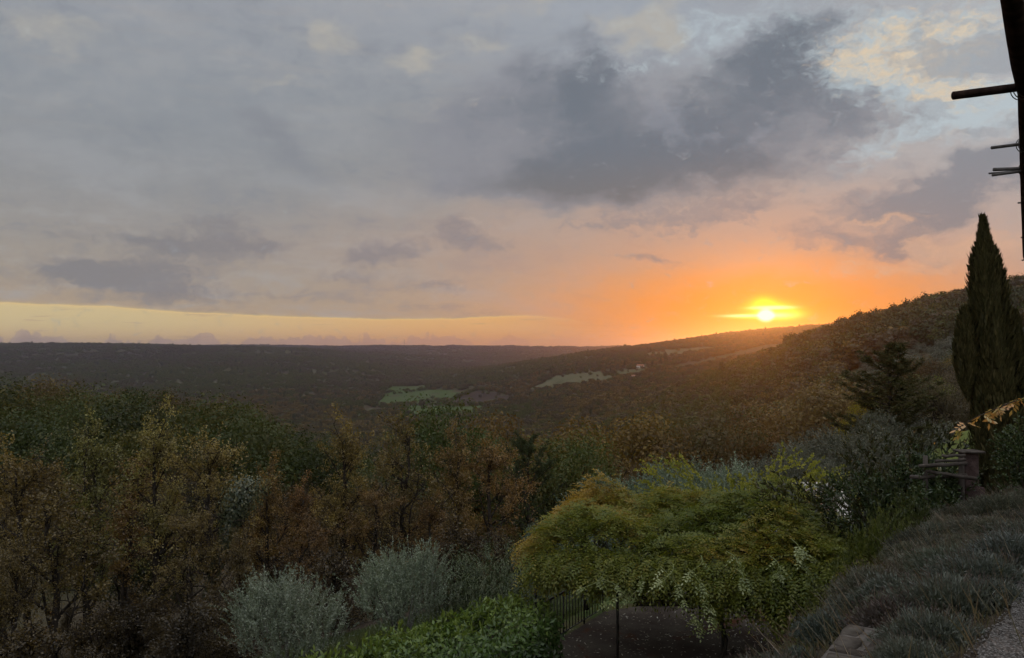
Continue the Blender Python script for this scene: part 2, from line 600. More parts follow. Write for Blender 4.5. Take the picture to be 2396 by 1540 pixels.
def rough_mat(name, c0, c1, scale=8.0, rough=0.9, bump=0.0, obj=True, detail=5, dist=0.0, spec=0.2, stretch=None):
    m = mat_new(name)
    p = obj_pos() if obj else geo_pos()
    if stretch:
        n = node('ShaderNodeVectorMath')
        n.operation = 'MULTIPLY'
        put(n.inputs[0], p)
        n.inputs[1].default_value = stretch
        p = E(n.outputs[0])
    f = noise(p, scale, detail, 0.6, dist)
    c = cmix(sstep(f, 0.3, 0.7), c0, c1)
    if spec > 0.2:
        b = node('ShaderNodeBsdfPrincipled', Roughness=rough)
        put(b.inputs['Base Color'], c)
        b.inputs['Specular IOR Level'].default_value = spec
    else:
        b = node('ShaderNodeBsdfDiffuse', Color=c)
    if bump:
        bn = node('ShaderNodeBump', Strength=bump, Height=f)
        bn.inputs['Distance'].default_value = 0.05
        E.nt.links.new(bn.outputs[0], b.inputs['Normal'])
    out(b.outputs[0])
    return m


def g8(*c):                                          # sRGB 0..255 to linear
    return lin(*c)


BARK = rough_mat('bark', (0.020, 0.016, 0.012), (0.050, 0.042, 0.034), 9.0, 0.95, 0.6, stretch=(1, 1, 0.25))
BARK_PALE = rough_mat('pale_bark', (0.08, 0.07, 0.06), (0.2, 0.19, 0.17), 9.0, 0.95, 0.5, stretch=(1, 1, 0.25))


# ------------------------------------------------------------------ terrain
def hash2(ix, iy, seed):
    h = np.sin(ix * 127.1 + iy * 311.7 + seed * 74.7) * 43758.5453
    return h - np.floor(h)


def vnoise(x, y, seed=0):
    ix, iy = np.floor(x), np.floor(y)
    fx, fy = x - ix, y - iy
    fx, fy = fx * fx * (3 - 2 * fx), fy * fy * (3 - 2 * fy)
    a, b = hash2(ix, iy, seed), hash2(ix + 1, iy, seed)
    c, d = hash2(ix, iy + 1, seed), hash2(ix + 1, iy + 1, seed)
    return (a + (b - a) * fx) * (1 - fy) + (c + (d - c) * fx) * fy - 0.5


def fbm(x, y, seed=0, n=4):
    s, a = 0.0, 1.0
    for i in range(n):
        s = s + a * vnoise(x, y, seed + i)
        x, y, a = x * 2.03 + 5.1, y * 2.03 - 3.7, a * 0.5
    return s


TABLE = {                                            # picture column: (distance, height against the eye), read off the photograph
    -1600: [(3, -2), (14, -8), (28, -13), (60, -17), (130, -16), (230, -30), (400, -60), (800, -90), (1500, -85), (2500, -30), (3500, 30), (6000, 36), (9000, 30)],
    0: [(3, -2), (14, -7.5), (20, -9.5), (28, -11.5), (40, -13.5), (60, -15.5), (90, -17), (130, -17), (170, -20), (230, -35), (400, -70), (800, -95), (1500, -90), (2200, -60), (2800, -18), (3500, 22), (4000, 24), (5000, 5), (6500, 30), (9000, 20)],
    400: [(3, -2), (14, -7), (20, -8.8), (28, -11), (40, -13.5), (60, -16), (90, -17.5), (130, -17.5), (170, -20), (230, -36), (400, -70), (800, -95), (1500, -90), (2200, -60), (2800, -20), (3500, 16), (4000, 16), (5000, 0), (6500, 30), (9000, 20)],
    700: [(3, -2), (14, -6.8), (20, -7.9), (28, -10), (40, -13), (60, -17), (90, -20), (130, -24), (180, -34), (230, -45), (400, -72), (800, -92), (1500, -85), (2200, -60), (2800, -24), (3400, 2), (4200, 2), (5200, 5), (6000, 30), (9000, 20)],
    900: [(3, -2), (14, -6.5), (20, -7.3), (26, -8.4), (40, -12.5), (60, -17), (90, -22), (130, -29), (180, -40), (300, -60), (500, -84), (800, -90), (1200, -88), (2000, -80), (2600, -64), (3200, -30), (3700, -28), (4600, -20), (6000, 28), (9000, 20)],
    1040: [(3, -2), (14, -6.5), (20, -6.8), (26, -8), (40, -12.5), (60, -18), (90, -24), (130, -31), (180, -41), (300, -60), (500, -80), (800, -88), (1200, -86), (1500, -82), (2000, -78), (2600, -73), (3200, -68), (4500, -30), (6000, 26), (9000, 20)],
    1198: [(3, -2), (14, -6.5), (20, -6.6), (24, -7.6), (30, -10), (45, -15), (70, -21), (110, -28), (160, -38), (250, -55), (400, -75), (700, -86), (1200, -80), (1500, -74), (2000, -48), (2200, -42), (2600, -50), (3300, -70), (4500, -20), (6000, 22), (9000, 15)],
    1400: [(3, -2), (14, -6.5), (20, -6.5), (24, -6.8), (30, -8.6), (45, -13.5), (70, -20), (110, -28), (160, -37), (250, -48), (400, -58), (600, -63), (800, -62), (1000, -52), (1200, -42), (1500, -28), (2000, -4), (2200, 0), (2700, -12), (4500, -30), (6000, 18), (9000, 10)],
    1600: [(3, -2), (14, -6.5), (22, -6.5), (26, -6.8), (35, -8.6), (50, -12.5), (70, -18.5), (110, -28), (160, -36), (250, -40), (400, -40), (500, -33), (600, -26), (680, -27), (850, -50), (1000, -46), (1300, -24), (1600, 0), (2000, 21), (2300, 22), (3000, 5), (6000, 10), (9000, 10)],
    1700: [(3, -2), (14, -6.5), (22, -6.5), (26, -6.5), (35, -8), (50, -11.5), (70, -16.5), (110, -26), (160, -34), (250, -36), (400, -30), (500, -19), (580, -13), (660, -16), (850, -40), (1000, -34), (1300, -14), (1600, 12), (2000, 43), (2300, 43), (3000, 20), (6000, 10), (9000, 10)],
    1800: [(3, -2), (14, -6.5), (22, -5.8), (30, -6.5), (45, -9), (60, -12), (90, -20), (130, -27), (200, -31), (300, -25), (400, -15), (500, -6), (560, -4), (700, -18), (1000, -12), (1500, 22), (2000, 48), (2400, 48), (4000, 35), (9000, 10)],
    2000: [(3, -2), (14, -4.6), (22, -4.4), (30, -5), (45, -6.8), (60, -8.6), (90, -14), (130, -18), (200, -17), (300, -8), (400, 0), (500, 9), (560, 10), (700, 3), (1000, 8), (1500, 35), (2000, 58), (2400, 60), (4000, 40), (9000, 10)],
    2200: [(3, -1.8), (14, -2.4), (22, -2.9), (30, -3.4), (40, -4.2), (60, -6.5), (90, -10.5), (130, -12.5), (200, -8), (300, 1), (400, 13), (500, 23), (580, 25), (800, 20), (2000, 50), (4000, 40), (9000, 10)],
    2396: [(3, -1.7), (11, -2.1), (15, -2.4), (22, -2.9), (30, -3.4), (40, -4), (60, -6), (90, -9), (130, -10), (200, -5), (300, 6), (400, 20), (500, 34), (580, 36), (800, 30), (2000, 50), (4000, 40), (9000, 10)],
    2900: [(3, -1.7), (15, -2.4), (40, -4), (60, -5), (90, -6), (130, -5), (200, 2), (300, 18), (400, 38), (520, 52), (800, 50), (2000, 50), (9000, 10)],
    4600: [(3, -1.7), (15, -2), (40, -2), (130, 0), (300, 25), (500, 55), (900, 60), (9000, 20)],
}
AZS = np.linspace(-75, 75, 601)
LDS = np.linspace(math.log(2.0), math.log(9000.0), 240)
_cols = sorted(TABLE)
_ca = [math.degrees(math.atan((c - CX) / F)) for c in _cols]
_t = np.array([np.interp(LDS, [math.log(d) for d, z in TABLE[c]], [z for d, z in TABLE[c]]) for c in _cols])


def gsmooth(a, sig, ax):
    k = np.exp(-0.5 * (np.arange(-4 * sig, 4 * sig + 1) / sig) ** 2)
    k /= k.sum()
    p = [(0, 0), (0, 0)]
    p[ax] = (4 * sig, 4 * sig)
    return np.apply_along_axis(lambda q: np.convolve(q, k, 'valid'), ax, np.pad(a, p, mode='edge'))


HT = np.array([np.interp(AZS, _ca, _t[:, j]) for j in range(len(LDS))]).T
HT = gsmooth(gsmooth(HT, 2, 1), 8, 0)


def table_h(x, y):
    r = np.hypot(x, y)
    a = np.degrees(np.arctan2(x, y))
    ac = np.clip(a, -74.9, 74.9)
    d = np.maximum(r * np.cos(np.radians(np.clip(a, -50, 50))), 2.01)
    fi = (ac + 75) / 150 * (len(AZS) - 1)
    fj = np.clip((np.log(d) - LDS[0]) / (LDS[-1] - LDS[0]) * (len(LDS) - 1), 0, len(LDS) - 1.001)
    i, j = np.floor(fi).astype(int), np.floor(fj).astype(int)
    i = np.minimum(i, len(AZS) - 2)
    u, v = fi - i, fj - j
    return (HT[i, j] * (1 - u) + HT[i + 1, j] * u) * (1 - v) + (HT[i, j + 1] * (1 - u) + HT[i + 1, j + 1] * u) * v


CREST = np.array([(-60, 1.5), (-10, 3), (-3, 3.5), (0.2, 4.1), (1.2, 4.9), (2.1, 6.4), (3.7, 9), (5.1, 11), (6.7, 13), (9.2, 16), (14, 22), (22, 32), (40, 55)], float)


EDGE = np.array([(-60, 0.8), (-3, 3.0), (1.0, 3.6), (2.4, 4.6), (3.5, 6.0), (5.0, 8.4), (7.0, 12.0), (9.6, 15.5), (14.6, 21.5), (24, 34), (42, 56)], float)


def crest_dist(x, y, line=None):                                # signed distance, + on the downhill (left, far) side
    best = np.full(np.shape(x), 1e9)
    sgn = np.ones(np.shape(x))
    line = CREST if line is None else line
    for p, q in zip(line[:-1], line[1:]):
        dx, dy = q - p
        L2 = dx * dx + dy * dy
        t = np.clip(((x - p[0]) * dx + (y - p[1]) * dy) / L2, 0, 1)
        ex, ey = x - (p[0] + t * dx), y - (p[1] + t * dy)
        d = np.hypot(ex, ey)
        s = np.sign(dx * ey - dy * ex)
        m = d < best
        best = np.where(m, d, best)
        sgn = np.where(m, s, sgn)
    return best * sgn


def smooth01(t):
    t = np.clip(t, 0, 1)
    return t * t * (3 - 2 * t)


def smax(a, b, k):
    h = np.clip(0.5 + 0.5 * (a - b) / k, 0, 1)
    return b * (1 - h) + a * h + k * h * (1 - h)


def height(x, y):
    x, y = np.asarray(x, float), np.asarray(y, float)
    r = np.hypot(x, y)
    s = crest_dist(x, y)
    up = -1.75 - 0.065 * np.maximum(0, r - 5.5)
    s1 = np.maximum(crest_dist(x, y, EDGE), 0)       # past the edge of the gravel the bed leans downhill
    t = (x + 4) * -0.82 + (y - 13) * 0.574           # past the terrace's railing
    low = -6.5 - 0.25 * np.clip(t, 0, 6) - 0.30 * np.maximum(t - 6, 0)
    low = np.where(t < 0, low + 1.7 * smooth01((x - 6.6) / 2.4) * smooth01((y - 14) / 6) - 0.09 * np.maximum(0, y - 22.5), low)
    dn = up - 0.42 * np.minimum(s1, 1.5) - 0.05 * np.maximum(s1 - 1.5, 0) * (s <= 0) - 0.95 * np.maximum(s, 0)
    near = np.where(s > 0, smax(low, dn, 0.35), dn)
    w = smooth01((r - 25) / 16)
    h = near * (1 - w) + table_h(x, y) * w
    amp = np.clip((r - 30) / 400, 0, 1)
    h = h + fbm(x / 90, y / 90, 3) * 5 * amp + fbm(x / 420, y / 420, 9) * 20 * np.clip((r - 1200) / 2500, 0, 1) + fbm(x / 3, y / 3, 5, 3) * 0.12 * np.clip(s * 2 - 1, 0, 1) * (t > 0.5)
    return h


def h1(x, y):
    return float(height(np.array([x]), np.array([y]))[0])


def on_ground(px, py, dmin=2.0, dmax=8000.0, near=True):
    """where the line of sight through a picture point meets the ground"""
    v = ray(px, py)
    ds = np.exp(np.linspace(math.log(dmin), math.log(dmax), 1500))
    hh = height(v[0] * ds, ds) - v[2] * ds
    hit = np.nonzero(hh > 0)[0]
    d = ds[hit[0]] if len(hit) else dmax
    return np.array([v[0] * d, d, v[2] * d])

# ------------------------------------------------------------------ ground sheet
def ground_mesh():
    az = np.concatenate([np.linspace(-180, -50, 27)[:-1], np.linspace(-50, 50, 501), np.linspace(50, 180, 27)[1:-1]])
    rr = np.concatenate([[0.0], np.exp(np.linspace(math.log(0.8), math.log(9000), 300))])
    A, Rr = np.meshgrid(np.radians(az), rr, indexing='ij')
    x, y = np.sin(A) * Rr, np.cos(A) * Rr
    z = height(x, y)
    na, nr = x.shape
    i = np.arange(na)[:, None]
    j = np.arange(nr - 1)[None]
    i2 = (i + 1) % na
    f = np.stack([i * nr + j, i2 * nr + j, i2 * nr + j + 1, i * nr + j + 1], -1).reshape(-1, 4)
    return np.stack([x, y, z], -1).reshape(-1, 3), f


def ground_mat():
    m = mat_new('ground')
    p = geo_pos()
    n1 = noise(p, 0.02, 5, 0.6)
    n2 = noise(p, 1.3, 6, 0.65)
    n3 = noise(p, 14.0, 4, 0.7)
    far = cmix(sstep(n1, 0.35, 0.65), (0.055, 0.042, 0.030), (0.050, 0.056, 0.028))
    nearc = cmix(sstep(n2, 0.35, 0.62), (0.045, 0.066, 0.022), (0.068, 0.060, 0.030))
    nearc = cmix(sstep(n3, 0.45, 0.75, 0.0, 0.6), nearc, (0.03, 0.026, 0.018))
    ln = node('ShaderNodeVectorMath', Vector=p)
    ln.operation = 'LENGTH'
    soil = cmix(sstep(n3, 0.35, 0.7), (0.024, 0.019, 0.014), (0.050, 0.040, 0.030))
    nearc = cmix(attr('rnd'), nearc, soil)
    c = cmix(sstep(E(ln.outputs['Value']), 30.0, 60.0), nearc, far)
    d = node('ShaderNodeBsdfDiffuse', Color=c)
    out(d.outputs[0])
    return m


v_, f_ = ground_mesh()
bed = (crest_dist(v_[:, 0], v_[:, 1], EDGE) > -0.3) & (crest_dist(v_[:, 0], v_[:, 1]) < 0.5) & (v_[:, 1] > 0)
bed |= ((v_[:, 0] + 4) * -0.82 + (v_[:, 1] - 13) * 0.574 > 5.5) & (v_[:, 0] < 3) & (v_[:, 1] > 12) & (np.hypot(v_[:, 0], v_[:, 1]) < 70)
ground = MB().add(v_, f_, bed.astype(float)).build('ground', ground_mat(), smooth=True)
tag(ground, kind='structure')

# ------------------------------------------------------------------ fields on the valley floor
def patch(name, corners, mat, nu=30, nv=10, lift=0.5, world=False):
    c = [np.asarray(q, float) if world else on_ground(q[0], q[1], 300)[:2] for q in corners]
    u, v = np.meshgrid(np.linspace(0, 1, nu + 1), np.linspace(0, 1, nv + 1), indexing='ij')
    P = (c[0][:2] * ((1 - u) * (1 - v))[..., None] + c[1][:2] * (u * (1 - v))[..., None] + c[2][:2] * (u * v)[..., None] + c[3][:2] * ((1 - u) * v)[..., None])
    w = fbm(P[..., 0] / 60, P[..., 1] / 60, 21, 2)
    z = height(P[..., 0], P[..., 1]) + lift
    vv = np.concatenate([P, z[..., None]], -1).reshape(-1, 3)
    i, j = np.meshgrid(np.arange(nu), np.arange(nv), indexing='ij')
    a = i * (nv + 1) + j
    f = np.stack([a, a + nv + 1, a + nv + 2, a + 1], -1).reshape(-1, 4)
    o = MB().add(vv, f).build(name, mat, smooth=True)
    tag(o, kind='structure')
    return o, [q[:2] for q in c]


def field_mat(name, a, b, sc_=0.02, rows=0.0):
    m = mat_new(name)
    p = geo_pos()
    c = cmix(sstep(noise(p, sc_, 5, 0.6), 0.3, 0.7), a, b)
    c = cmix(sstep(noise(p, 0.3, 4, 0.7), 0.35, 0.8, 0.0, 0.5), c, tuple(q * 0.55 for q in a))
    out(node('ShaderNodeBsdfDiffuse', Color=c).outputs[0])
    return m


GREEN_F = field_mat('meadow_green', (0.044, 0.064, 0.026), (0.060, 0.075, 0.034))
PALE_F = field_mat('stubble_pale', (0.088, 0.082, 0.050), (0.066, 0.072, 0.040))
PLOUGH = field_mat('ploughed_earth', (0.040, 0.031, 0.026), (0.052, 0.040, 0.032))
FIELDS = []
for corners, m in [
        ([(872, 950), (1040, 940), (1114, 913), (912, 917)], GREEN_F),
        ([(1035, 941), (1150, 947), (1240, 928), (1116, 915)], PLOUGH),
        ([(940, 970), (1105, 970), (1156, 945), (950, 951)], GREEN_F),
        ([(885, 930), (996, 913), (1008, 902), (915, 905)], GREEN_F),
        ([(1240, 912), (1440, 893), (1425, 869), (1300, 881)], PALE_F),
        ([(1440, 889), (1556, 862), (1546, 857), (1430, 870)], PALE_F),
        ([(1238, 924), (1345, 918), (1340, 910), (1248, 914)], PALE_F),
        ([(1465, 836), (1590, 833), (1703, 810), (1560, 820)], PALE_F)]:
    o, c = patch('field', corners, m)
    FIELDS.append(np.array(c))


def inside(x, y, poly, grow=0.0):
    res = np.zeros(x.shape, bool)
    c = poly.mean(0)
    q = c + (poly - c) * (1 + grow)
    j = len(q) - 1
    for i in range(len(q)):
        xi, yi = q[i]
        xj, yj = q[j]
        res ^= ((yi > y) != (yj > y)) & (x < (xj - xi) * (y - yi) / (yj - yi + 1e-12) + xi)
        j = i
    return res


# ------------------------------------------------------------------ haze
def build_haze():
    m = mat_new('haze')
    vol = node('ShaderNodeVolumePrincipled')
    vol.inputs['Color'].default_value = (0.66, 0.66, 0.96, 1)
    vol.inputs['Density'].default_value = HAZE_D
    vol.inputs['Anisotropy'].default_value = HAZE_G
    o = E.nt.nodes.new('ShaderNodeOutputMaterial')
    E.nt.links.new(vol.outputs[0], o.inputs['Volume'])
    hz = MB().box((-9500, -9500, -135), (9500, 9500, 112)).build('haze', m)
    tag(hz, kind='stuff')
    m.cycles.homogeneous_volume = True if hasattr(m.cycles, 'homogeneous_volume') else None


HAZE_D, HAZE_G = 8.5e-5, 0.9
build_haze()

# ------------------------------------------------------------------ trees: shapes
def lobed_crown(nl, nq, size, ell=(0.5, 0.5, 0.45), lobe=0.22, seed=1, up=0.3, center_z=0.55, wide=0.6, conic=False):
    """leaf clumps spread over many lobes filling an ellipsoid; unit tree height"""
    g = np.random.default_rng(seed)
    mb = MB()
    d = unit(g.normal(size=(nl, 3)))
    rad = g.uniform(0.25, 1.0, nl) ** 0.5
    c = d * rad[:, None] * np.array(ell) * (1 - lobe)
    c[:, 2] += center_z
    if conic:
        k = np.clip((c[:, 2] - 0.1) / 0.9, 0, 1)
        c[:, :2] *= (1.15 - k)[:, None]
    per = max(1, nq // nl)
    lr = lobe * g.uniform(0.55, 1.15, nl)
    n = unit(g.normal(size=(nl, per, 3)) + np.array([0, 0, up]))
    P = c[:, None] + n * (lr[:, None] * g.uniform(0.55, 1.05, (nl, per)))[..., None] * np.array([1, 1, 0.8])
    N = unit(n + g.normal(size=n.shape) * 0.42).reshape(-1, 3)
    P = P.reshape(-1, 3)
    a = unit(np.cross(N, g.normal(size=N.shape)))
    b = np.cross(N, a)
    s = size * g.uniform(0.55, 1.3, len(P))
    r = np.clip(np.repeat(g.uniform(0, 1, nl), per) * 0.72 + g.uniform(0, 1, len(P)) * 0.28, 0, 1)
    mb.leaves(P - a * s[:, None] * 0.5, a * s[:, None], b * s[:, None] * wide * 0.5, r)
    return mb, c


def stem_with_limbs(mb, targets, h0=0.0, top=0.5, r0=0.02, seed=1, lean=0.03, limbs=9):
    g = np.random.default_rng(seed)
    z = np.linspace(h0, top, 7)
    p = np.stack([np.cumsum(g.normal(0, lean, 7)) * 0.5, np.cumsum(g.normal(0, lean, 7)) * 0.5, z], 1)
    p[0, :2] = 0
    mb.tube(p, np.linspace(r0, r0 * 0.45, 7), 6)
    sel = targets[g.permutation(len(targets))[:limbs]]
    for t in sel:
        k = g.uniform(0.35, 1.0)
        q0 = np.array([np.interp(k * 6, range(7), p[:, i]) for i in range(3)])
        m = (q0 + t) / 2 + np.array([0, 0, -0.03]) + g.normal(0, 0.02, 3)
        mb.tube([q0, m, t], [r0 * 0.45, r0 * 0.28, r0 * 0.1], 4, caps=False)
    return mb


def branching(h, seed, nl=9000, leaf=0.10, spread=0.42, trunk_r=0.16, lean=(0, 0), fork=0.3, twig_len=0.9, leaf_frac=(0.15, 1.0), nb=15, crown_w=1.0, gnarl=0.18, bare=0.25, lw=0.62):
    """a real branching tree, metres. returns (wood MB, leaf MB)"""
    g = np.random.default_rng(seed)
    wood, fol = MB(), MB()
    n = 12
    z = np.linspace(0, h * 0.9, n)
    wob = np.cumsum(g.normal(0, gnarl * h / 40, (n, 2)), 0)
    wob -= wob[0]
    tr = np.stack([wob[:, 0] + lean[0] * (z / h) ** 1.3, wob[:, 1] + lean[1] * (z / h) ** 1.3, z], 1)
    rr = trunk_r * (1 - z / h) ** 0.8 + 0.012
    rr[0] *= 1.35
    wood.tube(tr, rr, 7)
    ends = []
    for i in range(nb):
        k = fork + (1 - fork) * (i + g.uniform(0, 0.9)) / nb
        p0 = np.array([np.interp(k * (n - 1), range(n), tr[:, c]) for c in range(3)])
        th = g.uniform(0, 2 * math.pi) + i * 2.4
        ln = h * spread * crown_w * (1.05 - 0.75 * k) * g.uniform(0.7, 1.15)
        el_ = R(g.uniform(15, 55) + 25 * k)
        d = np.array([math.cos(th) * math.cos(el_), math.sin(th) * math.cos(el_), math.sin(el_)])
        m = 7
        pts = [p0]
        for q in range(m - 1):
            d = unit(d + g.normal(0, gnarl, 3) + np.array([0, 0, 0.05]))
            pts.append(pts[-1] + d * ln / (m - 1))
        pts = np.array(pts)
        r0 = np.interp(k, z / (h * 0.9), rr) * 0.55
        wood.tube(pts, np.linspace(r0, 0.012, m), 5, caps=False)
        for q in range(int(6 + 4 * (1 - k))):
            kk = g.uniform(0.25, 1.0)
            b0 = np.array([np.interp(kk * (m - 1), range(m), pts[:, c]) for c in range(3)])
            d2 = unit(unit(pts[-1] - pts[0]) + g.normal(0, 0.75, 3) + np.array([0, 0, 0.15]))
            l2 = ln * g.uniform(0.25, 0.5)
            s2 = [b0]
            for w in range(4):
                d2 = unit(d2 + g.normal(0, gnarl * 1.3, 3))
                s2.append(s2[-1] + d2 * l2 / 4)
            s2 = np.array(s2)
            wood.tube(s2, np.linspace(max(0.012, r0 * 0.35), 0.006, 5), 4, caps=False)
            for w in range(4):
                k3 = g.uniform(0.2, 1.0)
                c0 = np.array([np.interp(k3 * 4, range(5), s2[:, c]) for c in range(3)])
                d3 = unit(d2 + g.normal(0, 0.8, 3))
                l3 = twig_len * g.uniform(0.4, 1.0)
                c1 = c0 + d3 * l3 * 0.5 + g.normal(0, 0.03, 3)
                c2 = c1 + unit(d3 + g.normal(0, 0.3, 3)) * l3 * 0.5
                wood.tube([c0, c1, c2], [0.008, 0.006, 0.003], 3, caps=False)
                ends.append((c0, c1, c2))
    ends = np.array(ends)
    keep = g.uniform(size=len(ends)) > bare
    e = ends[keep]
    wt = g.uniform(0, 1, len(e)) ** 2.5
    idx = g.choice(len(e), nl, p=wt / wt.sum())
    t = g.uniform(leaf_frac[0], leaf_frac[1], nl)[:, None]
    P = np.where(t < 0.5, e[idx, 0] + (e[idx, 1] - e[idx, 0]) * t * 2, e[idx, 1] + (e[idx, 2] - e[idx, 1]) * (t * 2 - 1))
    P = P + g.normal(0, 0.10, (nl, 3))
    U = unit(g.normal(size=(nl, 3)) + np.array([0, 0, -0.25]))
    W = unit(np.cross(U, g.normal(size=(nl, 3))))
    s = leaf * g.uniform(0.6, 1.35, nl)[:, None]
    r = np.clip(g.uniform(0, 1, len(e))[idx] * 0.55 + g.uniform(0, 1, nl) * 0.45, 0, 1)
    fol.leaves(P, U * s, W * s * lw * 0.5, r)
    return wood, fol


# foliage colours (albedo)
L_GREEN = leaf_mat('oak_leaves', [(0.034, 0.046, 0.015), (0.056, 0.068, 0.022), (0.082, 0.076, 0.026)], 0.3, 0.012)
L_RUST = leaf_mat('rust_leaves', [(0.066, 0.047, 0.023), (0.096, 0.066, 0.028), (0.132, 0.098, 0.036)], 0.35, 0.012)
L_BROWN = leaf_mat('brown_leaves', [(0.050, 0.043, 0.029), (0.068, 0.058, 0.037), (0.086, 0.074, 0.044)], 0.3, 0.01)
L_THIN = leaf_mat('autumn_leaves', [(0.085, 0.060, 0.024), (0.145, 0.100, 0.036), (0.26, 0.19, 0.085)], 0.35, 0.03)
L_OLIVE = leaf_mat('olive_leaves', [(0.085, 0.098, 0.078), (0.140, 0.155, 0.125), (0.22, 0.235, 0.20)], 0.15, 0.03)
L_PINE = leaf_mat('pine_needles', [(0.028, 0.034, 0.015), (0.048, 0.054, 0.022)], 0.15, 0.01)

# ------------------------------------------------------------------ far woods: one mass that nobody could count
def scatter(n, dmin, dmax, azlim=36):
    az_ = np.radians(rng.uniform(-azlim, azlim, n))
    d = np.exp(rng.uniform(math.log(dmin), math.log(dmax), n))
    x, y = np.sin(az_) * d, np.cos(az_) * d
    ok = np.ones(n, bool)
    for p in FIELDS:
        ok &= ~inside(x, y, p, 0.02)
    return x[ok], y[ok]


def point_wood(name, sources, sets, kind='stuff'):
    """a mesh of points carrying size, turn and kind; geometry nodes stand a tree on every point"""
    P = np.concatenate([s[0] for s in sets])
    S = np.concatenate([s[1] for s in sets])
    K = np.concatenate([np.full(len(s[0]), i) for i, s in enumerate(sets)])
    me = bpy.data.meshes.new(name)
    me.vertices.add(len(P))
    me.vertices.foreach_set('co', P.astype(np.float32).ravel())
    a = me.attributes.new('size', 'FLOAT_VECTOR', 'POINT')
    a.data.foreach_set('vector', S.astype(np.float32).ravel())
    a = me.attributes.new('turn', 'FLOAT', 'POINT')
    a.data.foreach_set('value', rng.uniform(0, 6.28, len(P)).astype(np.float32))
    a = me.attributes.new('sort', 'INT', 'POINT')
    a.data.foreach_set('value', K.astype(np.int32))
    o = bpy.data.objects.new(name, me)
    COL.objects.link(o)
    gt = bpy.data.node_groups.new(name + '_nodes', 'GeometryNodeTree')
    gt.interface.new_socket('Geometry', in_out='INPUT', socket_type='NodeSocketGeometry')
    gt.interface.new_socket('Geometry', in_out='OUTPUT', socket_type='NodeSocketGeometry')
    N, Lk = gt.nodes, gt.links
    gi, go = N.new('NodeGroupInput'), N.new('NodeGroupOutput')
    pts = N.new('GeometryNodeMeshToPoints')
    Lk.new(gi.outputs[0], pts.inputs['Mesh'])

    def named(nm, dt):
        q = N.new('GeometryNodeInputNamedAttribute')
        q.data_type = dt
        q.inputs[0].default_value = nm
        return q.outputs[0]
    join = N.new('GeometryNodeJoinGeometry')
    for i, s in enumerate(sources):
        inst = N.new('GeometryNodeInstanceOnPoints')
        cmp_ = N.new('FunctionNodeCompare')
        cmp_.data_type = 'INT'
        cmp_.operation = 'EQUAL'
        Lk.new(named('sort', 'INT'), cmp_.inputs[2])
        cmp_.inputs[3].default_value = i
        Lk.new(pts.outputs[0], inst.inputs['Points'])
        Lk.new(cmp_.outputs[0], inst.inputs['Selection'])
        oi = N.new('GeometryNodeObjectInfo')
        oi.transform_space = 'ORIGINAL'
        oi.inputs['Object'].default_value = s
        oi.inputs['As Instance'].default_value = True
        Lk.new(oi.outputs['Geometry'], inst.inputs['Instance'])
        cb = N.new('ShaderNodeCombineXYZ')
        Lk.new(named('turn', 'FLOAT'), cb.inputs[2])
        Lk.new(cb.outputs[0], inst.inputs['Rotation'])
        Lk.new(named('size', 'FLOAT_VECTOR'), inst.inputs['Scale'])
        Lk.new(inst.outputs[0], join.inputs[0])
    Lk.new(join.outputs[0], go.inputs[0])
    md = o.modifiers.new('trees', 'NODES')
    md.node_group = gt
    tag(o, kind=kind)
    return o


# small crowns for distant trees; each is also the crown of a tree that stands in the valley by itself
FAR = {}
for nm, mat, kw in (('green', L_GREEN, {}), ('rust', L_RUST, {}), ('brown', L_BROWN, {}), ('olive', L_OLIVE, dict(ell=(0.55, 0.55, 0.36), center_z=0.5)),
                    ('conifer', L_PINE, dict(ell=(0.30, 0.30, 0.52), conic=True))):
    mb, c = lobed_crown(34, 720, 0.095, ell=kw.get('ell', (0.46, 0.46, 0.42)), lobe=0.2, seed=len(FAR) + 40, center_z=kw.get('center_z', 0.54), conic=kw.get('conic', False))
    FAR[nm] = (mb.mesh('crown', mat), c)


def far_tree(kind, name, x, y, h, label, cat, w=1.0, group=None):
    t = empty(name, (x, y, h1(x, y) - 0.2), random.uniform(0, 6.28))
    tag(t, label, cat, group)
    t.scale = (h * w, h * w, h)
    me, c = FAR[kind]
    o = bpy.data.objects.new('crown', me)
    COL.objects.link(o)
    o.parent = t
    s = stem_with_limbs(MB(), c, top=0.6, r0=0.018, seed=3, limbs=5).build('trunk', BARK, t)
    own(t, o, s)
    return t, o


SRC = {}
for kind, name, px, py, h, label in (
        ('green', 'oak_tree', 1128, 906, 12, 'dark green oak standing alone beside the ploughed valley field'),
        ('rust', 'beech_tree', 1412, 866, 11, 'rust brown tree at the upper corner of the pale field'),
        ('brown', 'ash_tree', 1368, 896, 10, 'half bare brown tree standing in the middle of the pale field'),
        ('olive', 'olive_tree', 1975, 842, 5, 'small grey olive at the foot of the wooded ridge'),
        ('conifer', 'fir_tree', 1556, 832, 13, 'dark pointed fir on the pale strip high on the middle hill')):
    p = on_ground(px, py + h * 1.0, 150)
    t, o = far_tree(kind, name, p[0], p[1], h, label, 'tree')
    SRC[kind] = o


def region_noise(x, y, s, seed):
    return fbm(x / s, y / s, seed, 3)


